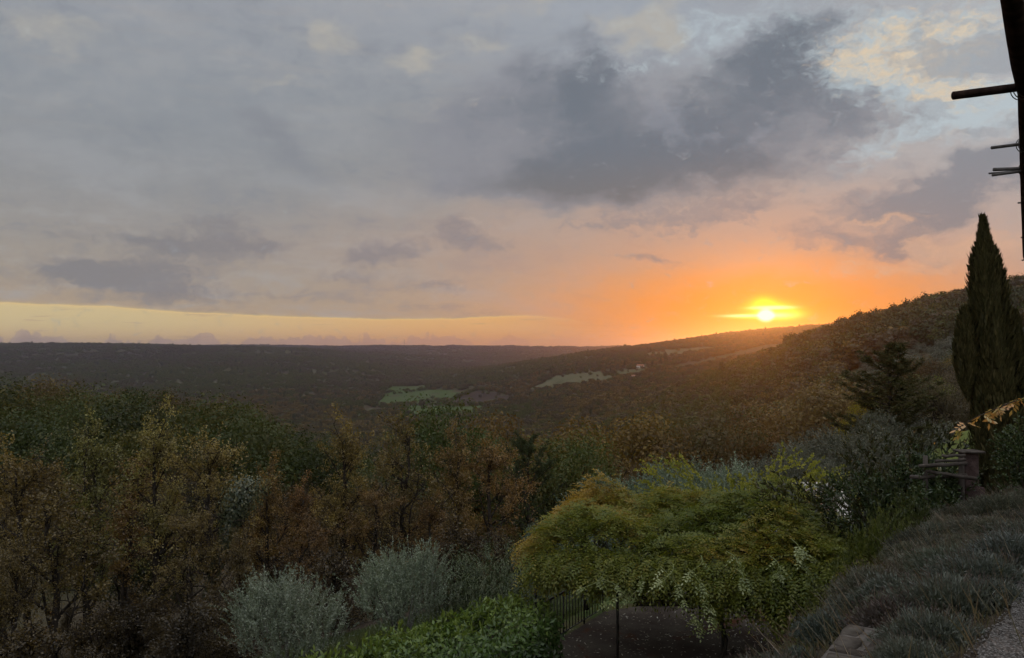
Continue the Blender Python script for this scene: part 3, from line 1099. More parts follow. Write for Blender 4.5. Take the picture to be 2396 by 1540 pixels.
def far_wood():
    x, y = scatter(90000, 230, 7500, 38)
    d = np.hypot(x, y)
    a = np.degrees(np.arctan2(x, y))
    px = CX + F * x / np.maximum(y, 1)
    z = height(x, y)
    # open olive terraces under the right-hand ridge, thin scrub on the valley floor
    terr = (px > 1960) & (d > 175) & (d < 330)
    keep = ~terr
    clear = region_noise(x, y, 260, 31) > 0.42
    keep &= ~(clear & (d > 900) & (d < 2600) & (px > 850))
    x, y, d, px, z = x[keep], y[keep], d[keep], px[keep], z[keep]
    n1 = region_noise(x, y, 120 + 0 * x, 51) + rng.normal(0, 0.32, len(x))
    n2 = region_noise(x, y, 300, 57) + rng.normal(0, 0.22, len(x))
    kind = np.where(n1 > 0.18, 1, np.where(n1 < -0.22, 0, 2))
    far_ = (d > 1700) & (px < 1500)
    kind = np.where(far_, np.where(n2 * 1.0 + rng.normal(0, 0.12, len(x)) < 0.02, 0, 2), kind)
    con = rng.uniform(size=len(x)) < np.where((px > 1950) & (d > 330) & (d < 640), 0.36, 0.03)
    kind = np.where(con, 4, kind)
    ridge_ = (px > 1850) & (d > 330) & (d < 660)
    kind = np.where(ridge_ & (kind == 1) & (rng.uniform(size=len(x)) < 0.7), 0, kind)
    h = np.where(ridge_, 1.45, 1.0) * np.maximum(7.5, d * 0.0062) * np.where(rng.uniform(size=len(x)) < 0.1, rng.uniform(1.2, 1.75, len(x)), rng.uniform(0.65, 1.2, len(x)))
    hz = np.minimum(h, np.where(ridge_, 12.5, 8.5) + d * 0.0010) * rng.uniform(0.75, 1.15, len(x))
    edge_ = (kind == 4) & (px > 1900) & (d > 330) & (d < 640)
    hz = np.where(edge_, hz * rng.uniform(0.55, 0.98, len(x)), hz)
    w = h * np.where(edge_, 1.0, np.where(kind == 4, 0.8, 1.12))
    S = np.stack([w, w, np.where(kind == 4, hz * 1.15, hz)], 1)
    P = np.stack([x, y, z - 0.12 * hz], 1)
    names = ['green', 'rust', 'brown', 'olive', 'conifer']
    sets = [(P[kind == i], S[kind == i]) for i in range(5)]
    # hedges along the edges of the fields
    hx, hy = [], []
    for q in FIELDS:
        for i in range(len(q)):
            e = q[(i + 1) % len(q)] - q[i]
            k = max(2, int(np.linalg.norm(e) / 7.0))
            u = np.sort(rng.uniform(0, 1, k))
            gap = vnoise(u * 9.0, np.full(k, i * 3.1 + q[0, 0]), 5) > -0.12
            p = q[i] + u[gap, None] * e + rng.normal(0, 3.5, (gap.sum(), 2))
            hx.append(p[:, 0])
            hy.append(p[:, 1])
        c = q[rng.integers(0, len(q), 14)] * 0.5
        w = rng.dirichlet(np.ones(len(q)), 7)
        p = w @ q
        hx.append(p[:, 0])
        hy.append(p[:, 1])
    hx, hy = np.concatenate(hx), np.concatenate(hy)
    hh = rng.uniform(3.5, 8.5, len(hx))
    hp = np.stack([hx, hy, height(hx, hy) - 0.1], 1)
    hs = np.stack([hh * 1.2, hh * 1.2, hh], 1)
    hk = rng.choice([0, 1, 2], len(hx), p=[0.45, 0.2, 0.35])
    sets = [(np.concatenate([s[0], hp[hk == i]]), np.concatenate([s[1], hs[hk == i]])) for i, s in enumerate(sets)]
    return point_wood('woodland', [SRC[n] for n in names], sets)


far_wood()

# ------------------------------------------------------------------ woods near enough to count
PROTO = {}


def proto(key, mats, variants):
    PROTO[key] = []
    for i, (wood, fol) in enumerate(variants):
        top_ = float(np.percentile(np.concatenate(fol.v)[:, 2], 99.6))
        PROTO[key].append((wood.mesh('trunk', mats[0], smooth=True), fol.mesh('crown', mats[1]), top_))


def lobed_tree(seed, nl=46, nq=9500, size=0.024, top=0.62, r0=0.016, limbs=12, **kw):
    fol, c = lobed_crown(nl, nq, size, seed=seed, **kw)
    return stem_with_limbs(MB(), c, top=top, r0=r0, seed=seed, limbs=limbs), fol


proto('oak', (BARK, L_GREEN), [lobed_tree(100 + i, ell=(0.47, 0.47, 0.42)) for i in range(3)])
proto('beech', (BARK, L_RUST), [lobed_tree(110 + i, ell=(0.42, 0.42, 0.44)) for i in range(3)])
proto('ash', (BARK, L_BROWN), [lobed_tree(120 + i, ell=(0.40, 0.40, 0.45), nl=40, nq=8000) for i in range(2)])
proto('fine_beech', (BARK, L_RUST), [lobed_tree(130 + i, nl=70, nq=13000, size=0.019, lobe=0.17, ell=(0.43, 0.43, 0.44), limbs=26) for i in range(3)])
proto('fine_oak', (BARK, L_GREEN), [lobed_tree(140 + i, nl=70, nq=13000, size=0.020, lobe=0.17, ell=(0.43, 0.43, 0.44), limbs=24) for i in range(2)])
proto('fine_ash', (BARK, L_BROWN), [lobed_tree(150 + i, nl=80, nq=11000, size=0.018, lobe=0.15, ell=(0.42, 0.42, 0.46), limbs=34) for i in range(2)])


def plant(key, name, x, y, h, label, cat, group=None, tint=(1, 1, 1), w=1.0, var=None, sink=0.15, rz=None, lean=0.0, unit_h=1.0):
    vs = PROTO[key]
    i = random.randrange(len(vs)) if var is None else var
    t = empty(name, (x, y, h1(x, y) - sink), random.uniform(0, 6.28) if rz is None else rz)
    t.rotation_euler.x = lean
    k = (h + sink) / vs[i][2]
    t.scale = (k * w, k * w, k)
    tag(t, label, cat, group)
    for nm, me in zip(('trunk', 'crown'), vs[i][:2]):
        o = bpy.data.objects.new(nm, me)
        COL.objects.link(o)
        o.parent = t
        o.color = (*tint, 1)
    return t


def top_at(px, py, d):
    """ground point and tree height so that the top stands at a picture point at a given distance"""
    p = at(px, py, d)
    return p[0], p[1], p[2] - h1(p[0], p[1])


def jtint(a=0.22):
    k = random.uniform(1 - a, 1 + a)
    return (k * random.uniform(0.93, 1.07), k, k * random.uniform(0.9, 1.1))


def keep_out(x, y):
    px = CX + F * x / y
    if 1560 < px < 2080 and y < 78:
        return True
    if px > 2050 and y < 120:
        return True
    if px > 1960 and 178 < y < 335:
        return True
    if 1000 < px < 1650 and y < 62:
        return True
    return any(inside(np.array([x]), np.array([y]), p)[0] for p in FIELDS)


count = 0
d = 48.0
while d < 236:
    step = 7.0 + d * 0.020
    azr = np.arange(-33.5, 33.5, math.degrees(step / d))
    for a in azr:
        aa, dd = R(a + random.uniform(-0.4, 0.4) * math.degrees(step / d)), d + random.uniform(-0.45, 0.45) * step
        x, y = math.sin(aa) * dd, math.cos(aa) * dd
        if keep_out(x, y):
            continue
        px = CX + F * x / y
        n = float(region_noise(np.array([x]), np.array([y]), 32.0, 77)[0]) + random.gauss(0, 0.22)
        h = random.uniform(7.5, 11.5)
        if px < 900 and dd > 82:
            h = random.uniform(9.5, 13.5)
            kind = 'oak' if n < 0.42 else 'beech'
            lab = {'oak': 'dense dark green oak in the wood on the left slope', 'beech': 'rusty crown among the dark oaks of the left slope'}[kind]
            grp = {'oak': 'oaks of the left wood', 'beech': 'rusty trees of the left wood'}[kind]
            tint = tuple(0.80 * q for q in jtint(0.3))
            if kind == 'oak' and random.random() < 0.25:
                tint = (1.05, 0.88, 0.7)
        elif dd > 82:
            kind = 'beech' if n > 0.10 else ('oak' if n < -0.26 else 'ash')
            lab = {'oak': 'dark green oak in the mixed wood filling the gully', 'beech': 'rust brown tree in the mixed wood filling the gully', 'ash': 'grey brown half bare tree in the mixed wood of the gully'}[kind]
            grp = {'oak': 'oaks of the gully', 'beech': 'rusty trees of the gully', 'ash': 'bare brown trees of the gully'}[kind]
            tint = jtint(0.34)
        else:
            h = random.uniform(6.0, 9.0)
            kind = 'fine_beech' if n > 0.10 else ('fine_oak' if n < -0.18 else 'fine_ash')
            lab = {'fine_oak': 'olive green oak on the slope just below the thin autumn trees', 'fine_beech': 'rust coloured tree on the slope just below the thin autumn trees', 'fine_ash': 'brown leafed tree on the slope just below the thin autumn trees'}[kind]
            grp = {'fine_oak': 'oaks below the autumn trees', 'fine_beech': 'rusty trees below the autumn trees', 'fine_ash': 'brown trees below the autumn trees'}[kind]
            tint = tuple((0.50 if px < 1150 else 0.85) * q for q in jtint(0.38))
        nm = {'oak': 'oak_tree', 'beech': 'beech_tree', 'ash': 'ash_tree'}[kind.replace('fine_', '')]
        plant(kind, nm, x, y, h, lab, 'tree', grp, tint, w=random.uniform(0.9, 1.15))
        count += 1
    d += step * 0.92
print('mid trees', count)

# trees that stand out of the mass at the far side of the garden
for key, nm, px, py, dd, lab, tint, w in (
        ('fine_oak', 'oak_tree', 1040, 952, 74, 'dark green oak rising in front of the valley fields', (0.8, 0.9, 0.8), 0.8),
        ('fine_beech', 'beech_tree', 1168, 985, 80, 'orange brown tree right of the dark oak in front of the fields', (1.1, 1.0, 0.8), 0.95),
        ('fine_oak', 'oak_tree', 1300, 1022, 70, 'olive brown oak behind the dark pine in the middle of the slope', (1.3, 1.1, 0.9), 1.0),
        ('fine_oak', 'oak_tree', 1352, 1040, 66, 'green oak to the right of the dark pine above the silver bushes', (1.0, 1.05, 0.9), 0.9),
        ('fine_beech', 'beech_tree', 1440, 984, 84, 'broad orange brown tree above the silver olive bushes', (1.15, 1.05, 0.75), 1.25),
        ('fine_beech', 'beech_tree', 1540, 1062, 66, 'low rusty tree between the broad orange tree and the leaning olive brown one', (0.9, 0.85, 0.9), 1.1),
        ('fine_ash', 'ash_tree', 1616, 944, 88, 'large olive brown tree with a forked trunk above the grey olive grove', (1.15, 1.1, 0.8), 1.15),
        ('fine_beech', 'beech_tree', 1715, 985, 92, 'reddish tree right of the large forked tree', (1.0, 0.85, 0.8), 1.1),
        ('fine_beech', 'beech_tree', 1790, 972, 98, 'orange tinted tree at the upper edge of the olive grove', (1.15, 1.0, 0.75), 1.1),
        ('fine_ash', 'ash_tree', 1870, 955, 102, 'brown tree behind the top of the olive grove', (1.1, 0.95, 0.8), 1.1),
        ('fine_beech', 'beech_tree', 1950, 940, 104, 'rusty tree behind the olive grove left of the big pine', (1.0, 0.9, 0.8), 1.1)):
    x, y, h = top_at(px, py, dd)
    plant(key, nm, x, y, h / 0.97, lab, 'tree', None, tint, w=w * 0.95)


# pines
def pine(seed, h=7.0, whorls=13, spread=0.34, tuft=0.16, per=26, ragged=0.3):
    g = np.random.default_rng(seed)
    wood, fol = MB(), MB()
    z = np.linspace(0, h, 9)
    p = np.stack([np.cumsum(g.normal(0, 0.03, 9)), np.cumsum(g.normal(0, 0.03, 9)), z], 1)
    p[0, :2] = 0
    wood.tube(p, np.linspace(h * 0.02, 0.02, 9), 7)
    Ps, Us = [], []
    for w in range(whorls):
        k = 0.16 + 0.82 * w / (whorls - 1)
        for b in range(int(5 + (1 - k) * 3)):
            th = g.uniform(0, 6.28)
            ln = h * spread * min(1.0, (1.03 - k) ** 0.5 * 1.15) * g.uniform(1 - ragged, 1.15) + 0.15
            b0 = np.array([np.interp(k * 8, range(9), p[:, i]) for i in range(3)])
            rise = g.uniform(-0.1, 0.35) + 0.5 * k
            t = np.linspace(0, 1, 5)
            bp = b0 + np.stack([np.cos(th) * ln * t, np.sin(th) * ln * t, ln * (rise * t + 0.25 * t * t)], 1)
            wood.tube(bp, np.linspace(0.035 * (1.1 - k) + 0.01, 0.006, 5), 4, caps=False)
            for s in range(int(4 + ln * 4.5)):
                q = g.uniform(0.3, 1.0)
                c = np.array([np.interp(q * 4, range(5), bp[:, i]) for i in range(3)])
                side = unit(np.array([np.cos(th + g.choice([-1, 1]) * 0.8), np.sin(th + g.choice([-1, 1]) * 0.8), 0.5]) + g.normal(0, 0.25, 3))
                e = c + side * g.uniform(0.1, 0.45) * ln * 0.5
                wood.tube([c, e], [0.007, 0.004], 3, caps=False)
                n = per
                dirs = unit(g.normal(size=(n, 3)) * 0.75 + side)
                Ps.append(np.repeat(e[None], n, 0) - side * g.uniform(0, 0.3, (n, 1)))
                Us.append(dirs * tuft * g.uniform(0.6, 1.2, (n, 1)))
    P, U = np.concatenate(Ps), np.concatenate(Us)
    W = unit(np.cross(U, g.normal(size=U.shape))) * 0.014
    fol.leaves(P, U, W, g.uniform(0, 1, len(P)))
    return wood, fol


proto('pine', (BARK, L_PINE), [pine(3, ragged=0.40, spread=0.27, per=34, whorls=19, tuft=0.19), pine(5, spread=0.26, whorls=16)])
x, y, h = top_at(2085, 800, 44)
plant('pine', 'pine_tree', x, y, h * 0.98, 'tall open pine standing behind the dark oleander bush', 'pine tree', None, (1.2, 1.02, 0.85), unit_h=7.0, var=0, w=1.5)
x, y, h = top_at(1238, 1022, 62)
plant('pine', 'pine_tree', x, y, h, 'dark narrow pine among the rusty trees behind the vine pergola', 'pine tree', None, (0.8, 0.9, 0.8), unit_h=7.0, var=1, w=0.95)

# ------------------------------------------------------------------ thin autumn trees in front
specs = [branching(9.0, 11, nl=10500, spread=0.42, gnarl=0.16, nb=17, leaf=0.085),
         branching(9.0, 12, nl=10000, spread=0.46, lean=(0.8, 0), gnarl=0.24, nb=15, leaf=0.085),
         branching(9.0, 13, nl=11000, spread=0.38, gnarl=0.13, nb=19, leaf=0.08),
         branching(9.0, 14, nl=9000, spread=0.48, lean=(-0.9, 0.2), gnarl=0.30, nb=14, fork=0.22, leaf=0.09)]
proto('autumn', (BARK, L_THIN), specs)
FRONT = [
    (215, 962, 31, 0, 'thin autumn tree with a straight dark trunk and olive leaves, second from the left edge', (0.75, 0.85, 0.7), 0.95),
    (372, 938, 33, 2, 'tallest thin autumn tree in the left group, golden brown at the top', (0.95, 0.95, 0.8), 0.95),
    (300, 1075, 35, 3, 'low reddish autumn tree between the two tall ones on the left', (0.85, 0.62, 0.55), 1.1),
    (505, 1012, 32, 1, 'leaning autumn tree with pale leaf tips left of the ivy clad trunk', (1.05, 0.95, 0.85), 0.95),
    (630, 1060, 38, 0, 'reddish brown thin tree right of the ivy clad trunk', (0.9, 0.66, 0.5), 1.0),
    (82, 1050, 30, 1, 'brownish thin tree at the left edge of the picture', (0.75, 0.62, 0.5), 1.0),
    (-40, 1020, 33, 3, 'thin tree half cut off by the left edge', (0.9, 0.8, 0.6), 1.0),
    (150, 1130, 28, 3, 'low dark brown thin tree in front of the left edge', (0.6, 0.5, 0.42), 1.2),
    (700, 1110, 40, 2, 'rust coloured young tree left of the golden topped one', (0.8, 0.5, 0.4), 1.1),
    (812, 952, 35, 2, 'golden topped thin tree with a straight bare trunk above the silver olive', (1.0, 0.85, 0.6), 0.92),
    (935, 965, 37, 3, 'thin brown tree with a thick crooked dark trunk', (0.72, 0.62, 0.5), 1.0),
    (1062, 990, 40, 0, 'brown leafed thin tree right of the crooked trunk', (0.78, 0.58, 0.45), 1.0),
    (1150, 1030, 42, 1, 'last thin autumn tree on the right, with red brown leaves', (0.85, 0.58, 0.45), 1.0),
    (880, 1130, 34, 1, 'small rust brown tree under the crooked trunk', (0.7, 0.48, 0.38), 1.1),
    (1010, 1150, 36, 2, 'low rust tree behind the pampas reeds', (0.75, 0.48, 0.36), 1.2),
    (430, 1190, 29, 1, 'low bare branched tree with a grey broken bough', (0.6, 0.5, 0.42), 1.1),
    (560, 1240, 28, 0, 'small dark brown tree left of the first silver olive', (0.55, 0.45, 0.36), 1.2),
    (30, 1230, 26, 2, 'small brown tree in the bottom left corner', (0.6, 0.5, 0.4), 1.2),
    (740, 1215, 31, 3, 'small rusty tree between the two silver olives', (0.65, 0.42, 0.34), 1.2)]
for px, py, dd, v, lab, tint, w in FRONT:
    x, y, h = top_at(px, py, dd)
    tint = (tint[0] * 1.05, tint[1] * 1.25, tint[2] * 1.05)
    plant('autumn', 'autumn_tree', x, y, h, lab, 'tree', None, tint, w=w, var=v, unit_h=9.0, rz=random.uniform(0, 6.28))

# ivy clad trunk among them
def ivy_tree():
    x, y, h = top_at(572, 1072, 30)
    t = empty('ivy_clad_tree', (x - 1.6, y, h1(x - 1.6, y) - 0.2))
    tag(t, 'leaning trunk wrapped in dark ivy that ends in a drooping leafy head', 'tree')
    g = np.random.default_rng(5)
    z = np.linspace(0, h, 12)
    p = np.stack([1.75 * (z / h) ** 1.6, 0.15 * np.sin(z), z - 0.25 * (z / h) ** 6 * h * 0.15], 1)
    w = MB().tube(p, np.linspace(0.16, 0.05, 12), 7)
    for i in range(16):
        k = g.uniform(0.15, 0.9)
        b0 = np.array([np.interp(k * 11, range(12), p[:, c]) for c in range(3)])
        q = [b0]
        dr = unit(g.normal(size=3) * np.array([1, 0.7, 0.4]) + np.array([0.25, -0.2, 0.35]))
        for s in range(5):
            dr = unit(dr + g.normal(0, 0.3, 3))
            q.append(q[-1] + dr * g.uniform(0.15, 0.4))
        w.tube(q, np.linspace(0.03, 0.006, 6), 4, caps=False)
    w.build('trunk', BARK, t, smooth=True)
    n = 9000
    k = g.beta(3.0, 1.3, n)
    c = np.stack([np.interp(k * 11, range(12), p[:, i]) for i in range(3)], 1)
    r = (0.25 + 0.55 * np.exp(-((k - 0.93) / 0.12) ** 2)) * g.uniform(0.3, 1.0, n)
    nn = unit(g.normal(size=(n, 3)))
    P = c + nn * r[:, None] * np.array([1.25, 1, 0.75])
    U = unit(np.cross(nn, g.normal(size=(n, 3))) + np.array([0, 0, -0.5])) * (0.085 * g.uniform(0.6, 1.3, n))[:, None]
    W = unit(np.cross(U, nn)) * 0.035
    MB().leaves(P, U, W, g.uniform(0, 1, n)).build('ivy', IVY, t)


IVY = leaf_mat('ivy_leaves', [(0.028, 0.040, 0.020), (0.05, 0.062, 0.03), (0.13, 0.12, 0.06)], 0.2, 0.04)
ivy_tree()

# brushwood under the trees
proto('brush', (BARK, L_THIN), [branching(3.0, 31 + i, nl=5200, spread=0.5, trunk_r=0.05, nb=14, fork=0.08, twig_len=0.6, leaf=0.065, gnarl=0.25, bare=0.1) for i in range(3)])
for i in range(48):
    px = random.uniform(-80, 1220) if i > 16 else random.uniform(-80, 560)
    dd = random.uniform(25, 44) if i > 16 else random.uniform(21, 29)
    x = (px - CX) / F * dd
    h = random.uniform(1.6, 3.4) if px > 600 else random.uniform(1.3, 2.9)
    k = random.uniform(0.6, 1.15)
    plant('brush', 'brushwood_bush', x, dd, h, 'bare brown brushwood under the thin autumn trees', 'bush', 'brushwood under the autumn trees',
          (k * 0.36, k * 0.34, k * 0.26), var=i % 3, unit_h=3.0, w=random.uniform(1.0, 1.4))

# ------------------------------------------------------------------ garden: leafy shrubs
L_OLIVE_NEAR = leaf_mat('silver_olive_leaves', [(0.080, 0.100, 0.066), (0.140, 0.160, 0.112), (0.26, 0.28, 0.215)], 0.15, 0.03, spread=0.1)
L_LAUREL = leaf_mat('laurel_leaves', [(0.030, 0.055, 0.014), (0.058, 0.098, 0.020), (0.110, 0.150, 0.030)], 0.3, 0.025, 0.35, spread=0.05)
L_DARK = leaf_mat('dark_shrub_leaves', [(0.020, 0.028, 0.012), (0.036, 0.046, 0.018), (0.065, 0.068, 0.030)], 0.2, 0.025, 0.25, spread=0.05)
L_LIME = leaf_mat('yellow_green_leaves', [(0.095, 0.105, 0.018), (0.165, 0.175, 0.030), (0.27, 0.26, 0.05)], 0.5, 0.015, spread=0.05)
L_WIST = leaf_mat('wisteria_leaves', [(0.060, 0.080, 0.013), (0.126, 0.132, 0.020), (0.225, 0.145, 0.025)], 0.4, 0.015, spread=0.0)
L_WIST_PALE = leaf_mat('young_wisteria_leaves', [(0.11, 0.135, 0.04), (0.18, 0.205, 0.07), (0.28, 0.30, 0.135)], 0.35, 0.03, spread=0.0)
L_LAV = leaf_mat('lavender_leaves', [(0.050, 0.056, 0.042), (0.080, 0.090, 0.070), (0.135, 0.145, 0.120)], 0.15, 0.015, spread=0.3)
L_STALK = leaf_mat('dry_stalks', [(0.070, 0.050, 0.042), (0.095, 0.072, 0.058), (0.14, 0.115, 0.085)], 0.2, 0.03, spread=0.2)
L_GRASS = leaf_mat('grass_blades', [(0.040, 0.060, 0.018), (0.060, 0.085, 0.026), (0.10, 0.11, 0.045)], 0.35, 0.04, spread=0.0)
L_TAN = leaf_mat('tan_grass', [(0.060, 0.062, 0.032), (0.095, 0.082, 0.048), (0.135, 0.100, 0.062)], 0.35, 0.04, spread=0.2)
L_REED = leaf_mat('reed_leaves', [(0.050, 0.070, 0.036), (0.085, 0.105, 0.055), (0.16, 0.17, 0.11)], 0.3, 0.02, spread=0.1)


def feathered(seed, h, rx, nshoot, per, shoot=0.5, leaf=0.06, width=0.011, up=0.9, lumps=7, base=0.12, taper=0.0, curve_=0.25, lean=0.5):
    """a rounded bush of upright leafy shoots"""
    g = np.random.default_rng(seed)
    wood, fol = MB(), MB()
    lc = g.normal(size=(lumps, 3)) * np.array([0.50, 0.50, 0.26]) * np.array([rx, rx, h])
    lc[:, 2] = np.abs(lc[:, 2]) * 0.9 + h * 0.42
    for c in lc:
        wood.tube([np.array([c[0] * 0.08, c[1] * 0.08, 0]), np.array([c[0] * 0.5, c[1] * 0.5, c[2] * 0.5]), c], [0.05, 0.03, 0.012], 5, caps=False)
    i = g.integers(0, lumps + 3, nshoot)
    d = unit(g.normal(size=(nshoot, 3)) + np.array([0, 0, 0.25]))
    q = g.uniform(0.5, 1.0, nshoot) ** 0.5
    big = i >= lumps
    c = np.where(big[:, None], np.array([0, 0, h * 0.48]), lc[np.minimum(i, lumps - 1)])
    e = np.where(big[:, None], np.array([rx * 0.92, rx * 0.92, h * 0.42]), np.array([rx * 0.48, rx * 0.48, h * 0.27]))
    S = c + d * e * q[:, None]
    S[:, 2] = np.maximum(S[:, 2], base * h * g.uniform(0.3, 1.2, nshoot))
    o = unit(S * np.array([1, 1, 0]) / rx * lean + np.array([0, 0, up]) + g.normal(0, 0.25, (nshoot, 3)))
    ln = shoot * g.uniform(0.5, 1.3, nshoot)
    k = g.uniform(0, 1, (nshoot, per))
    P = S[:, None] + o[:, None] * (ln[:, None] * k)[..., None]
    P[..., 2] -= curve_ * (k ** 2) * ln[:, None] * 0.5
    U = unit(o[:, None] * 0.9 + g.normal(size=(nshoot, per, 3)) * 0.62)
    s = leaf * g.uniform(0.65, 1.25, (nshoot, per)) * (1.05 - 0.4 * k)
    P, U = P.reshape(-1, 3), U.reshape(-1, 3)
    W = unit(np.cross(U, g.normal(size=U.shape))) * width * g.uniform(0.7, 1.3, (len(U), 1))
    r = np.clip(0.55 * np.repeat(g.uniform(0, 1, nshoot), per) + 0.45 * g.uniform(0, 1, len(P)), 0, 1)
    fol.leaves(P, U * s.reshape(-1, 1), W, r)
    for a, b, l in zip(S[::6], o[::6], ln[::6]):
        wood.tube([a, a + b * l * 0.8], [0.006, 0.003], 3, caps=False)
    return wood, fol


proto('olive_near', (BARK_PALE, L_OLIVE_NEAR), [feathered(7, 2.4, 1.35, 760, 40, shoot=0.72, leaf=0.075, width=0.0095, lumps=6, lean=0.35), feathered(2, 2.7, 1.25, 760, 40, shoot=0.80, lean=0.3, leaf=0.075, width=0.0095, lumps=7)])
proto('olive_mid', (BARK_PALE, L_OLIVE_NEAR), [feathered(3 + i, 3.2, 1.7, 800, 20, shoot=0.55, leaf=0.12, width=0.016, lumps=9) for i in range(3)])


def bush(key, name, px, py, d, uh, label, cat, tint=(1, 1, 1), w=1.0, var=0, group=None, rz=None, base=None):
    x, y, h = top_at(px, py, d)
    return plant(key, name, x, y, h, label, cat, group, tint, w=w, var=var, unit_h=uh, rz=rz)


bush('olive_near', 'olive_tree', 676, 1332, 21.5, 2.75, 'silvery young olive with a round head, left of the two in front of the lawn', 'olive tree', (0.92, 0.95, 0.92), var=0, rz=0.4, w=1.06)
bush('olive_near', 'olive_tree', 945, 1262, 22.5, 3.1, 'taller silvery olive with a pointed middle shoot beside the clipped laurel hedge', 'olive tree', tint=(0.92, 0.98, 0.92), var=1, rz=2.0, w=1.0)

for px, py, d, tint, lab in ((1468, 1118, 28, (0.62, 0.74, 0.70), 'rounded blue grey olive bush just over the left half of the vine canopy'),
                             (1510, 1094, 31, (0.60, 0.72, 0.68), 'dark grey olive behind the rounded one over the vine canopy'),
                             (1562, 1084, 34, (0.55, 0.64, 0.60), 'dull grey olive left of the yellow green tree'),
                             (1640, 1074, 30, (0.75, 0.85, 0.78), 'pale olive partly hidden by the yellow green tree'),
                             (1700, 1090, 25.5, (0.80, 0.90, 0.82), 'silver olive in front of the yellow green tree'),
                             (1262, 1222, 26, (0.55, 0.66, 0.6), 'small blue grey olive at the left corner of the vine pergola')):
    bush('olive_mid', 'olive_tree', px, py, d, 3.6, lab, 'olive tree', tint, w=0.7 if px < 1300 else 1.0, var=random.randrange(3))

# olive grove on the right, row after row
n = 0
for row in range(8):
    d = 36 + row * 5.2
    for px in np.arange(1560, 2130, 2.6 * F / d):
        q = px + random.uniform(-12, 12)
        lim = 1590 + (d - 36) * 3.2
        if q < lim:
            continue
        x, y = (q - CX) / F * d, d + random.uniform(-0.9, 0.9)
        k = random.uniform(0.45, 0.66)
        plant('olive_mid', 'olive_tree', x, y, random.uniform(2.7, 3.5), 'grey green olive in the grove behind the pool', 'olive tree', 'olives of the grove', (k * 0.80, k * 0.74, k * 0.68), unit_h=3.6, w=1.25)
        n += 1
# terraces of small olives under the right-hand ridge
L_OLIVE_FAR = leaf_mat('far_olive_leaves', [(0.046, 0.051, 0.036), (0.074, 0.080, 0.060), (0.108, 0.115, 0.09)], 0.15, 0.01)
proto('olive_far', (BARK, L_OLIVE_FAR), [lobed_tree(170 + i, nl=30, nq=1500, size=0.07, ell=(0.62, 0.62, 0.42), center_z=0.56, limbs=6) for i in range(2)])
for row in range(17):
    d = 176 + row * 9.2
    for px in np.arange(1940, 2480, 6.4 * F / d):
        q = px + random.uniform(-14, 14)
        x, y = (q - CX) / F * d, d + random.uniform(-1.4, 1.4)
        if q < 1965 + 30 * math.sin(row):
            continue
        k = random.uniform(0.8, 1.15)
        plant('olive_far', 'olive_tree', x, y, random.uniform(3.2, 4.6), 'small grey olive on the terraces under the wooded ridge', 'olive tree', 'olives of the far terraces', (k, k, k), w=1.25)
        n += 1
for px, py, d, h, tint in ((2205, 905, 120, 7.5, (2.0, 2.3, 0.9)),):
    x, y, hh = top_at(px, py - 20, d)
    plant('oak', 'poplar_tree', x, y, hh, 'small yellow green tree standing out on the brown slope right of the big pine', 'tree', None, tint, w=0.55)
x, y = (2025 - CX) / F * 47, 47
plant('fine_oak', 'maple_tree', x, y, 4.6, 'small golden yellow tree glimpsed behind the left side of the big pine', 'tree', None, (3.6, 2.5, 0.7), w=0.8)
# brown scrub on the slope right of the pine
for i in range(46):
    px, d = random.uniform(2090, 2400), random.uniform(48, 118)
    k = random.uniform(0.75, 1.1)
    plant('fine_ash' if d < 80 else 'ash', 'ash_tree', (px - CX) / F * d, d, random.uniform(3.0, 5.5), 'low brown tree on the slope between the big pine and the cypress', 'tree', 'brown trees beyond the garden track', (k * 1.05, k, k * 0.9), w=1.25)

# yellow green tree behind the pergola
proto('lime', (BARK, L_LIME), [feathered(21, 3.3, 2.1, 800, 20, shoot=0.6, leaf=0.10, width=0.03, lumps=9, lean=0.8, up=0.6)])
bush('lime', 'mulberry_tree', 1752, 1066, 25, 3.75, 'wide yellow green leafy tree behind the vine pergola', 'tree', (1.1, 1.12, 0.95), w=0.86)
bush('lime', 'mulberry_tree', 1838, 1112, 25.5, 3.75, 'smaller yellow green tree just left of the pool', 'tree', (0.70, 0.72, 0.75), w=0.30, rz=1.0)

# dark oleander and the light green shrub under it
proto('oleander', (BARK, L_DARK), [feathered(25, 2.6, 1.55, 900, 22, shoot=0.5, leaf=0.13, width=0.014, lumps=9, lean=0.6), feathered(26, 2.6, 1.4, 800, 22, shoot=0.45, leaf=0.12, width=0.016, lumps=8)])
bush('oleander', 'oleander_bush', 2066, 1002, 17.5, 3.05, 'large dark oleander with narrow glossy leaves to the right of the pool', 'bush', (0.82, 0.72, 0.66), w=0.92, var=0, rz=0.3)
bush('oleander', 'oleander_bush', 2150, 1056, 16.5, 3.05, 'lower dark green shrub between the oleander and the log fence', 'bush', (0.85, 1.0, 0.95), w=0.95, var=1)
proto('fern', (BARK, L_LIME), [feathered(28, 1.0, 0.7, 420, 16, shoot=0.35, leaf=0.07, width=0.012, lumps=5, lean=1.0, up=0.5)])
bush('fern', 'broom_shrub', 2050, 1192, 12.4, 1.18, 'bright green feathery shrub at the foot of the oleander', 'shrub', (0.34, 0.40, 0.55), w=0.55)
bush('fern', 'broom_shrub', 2120, 1162, 13.2, 1.18, 'dull green feathery shrub behind the lavender crest', 'shrub', (0.20, 0.24, 0.36), w=0.55, rz=2)

# ------------------------------------------------------------------ cypress
L_CYP = leaf_mat('cypress_scales', [(0.024, 0.024, 0.010), (0.044, 0.040, 0.016), (0.080, 0.066, 0.028)], 0.12, 0.008, spread=0.0)


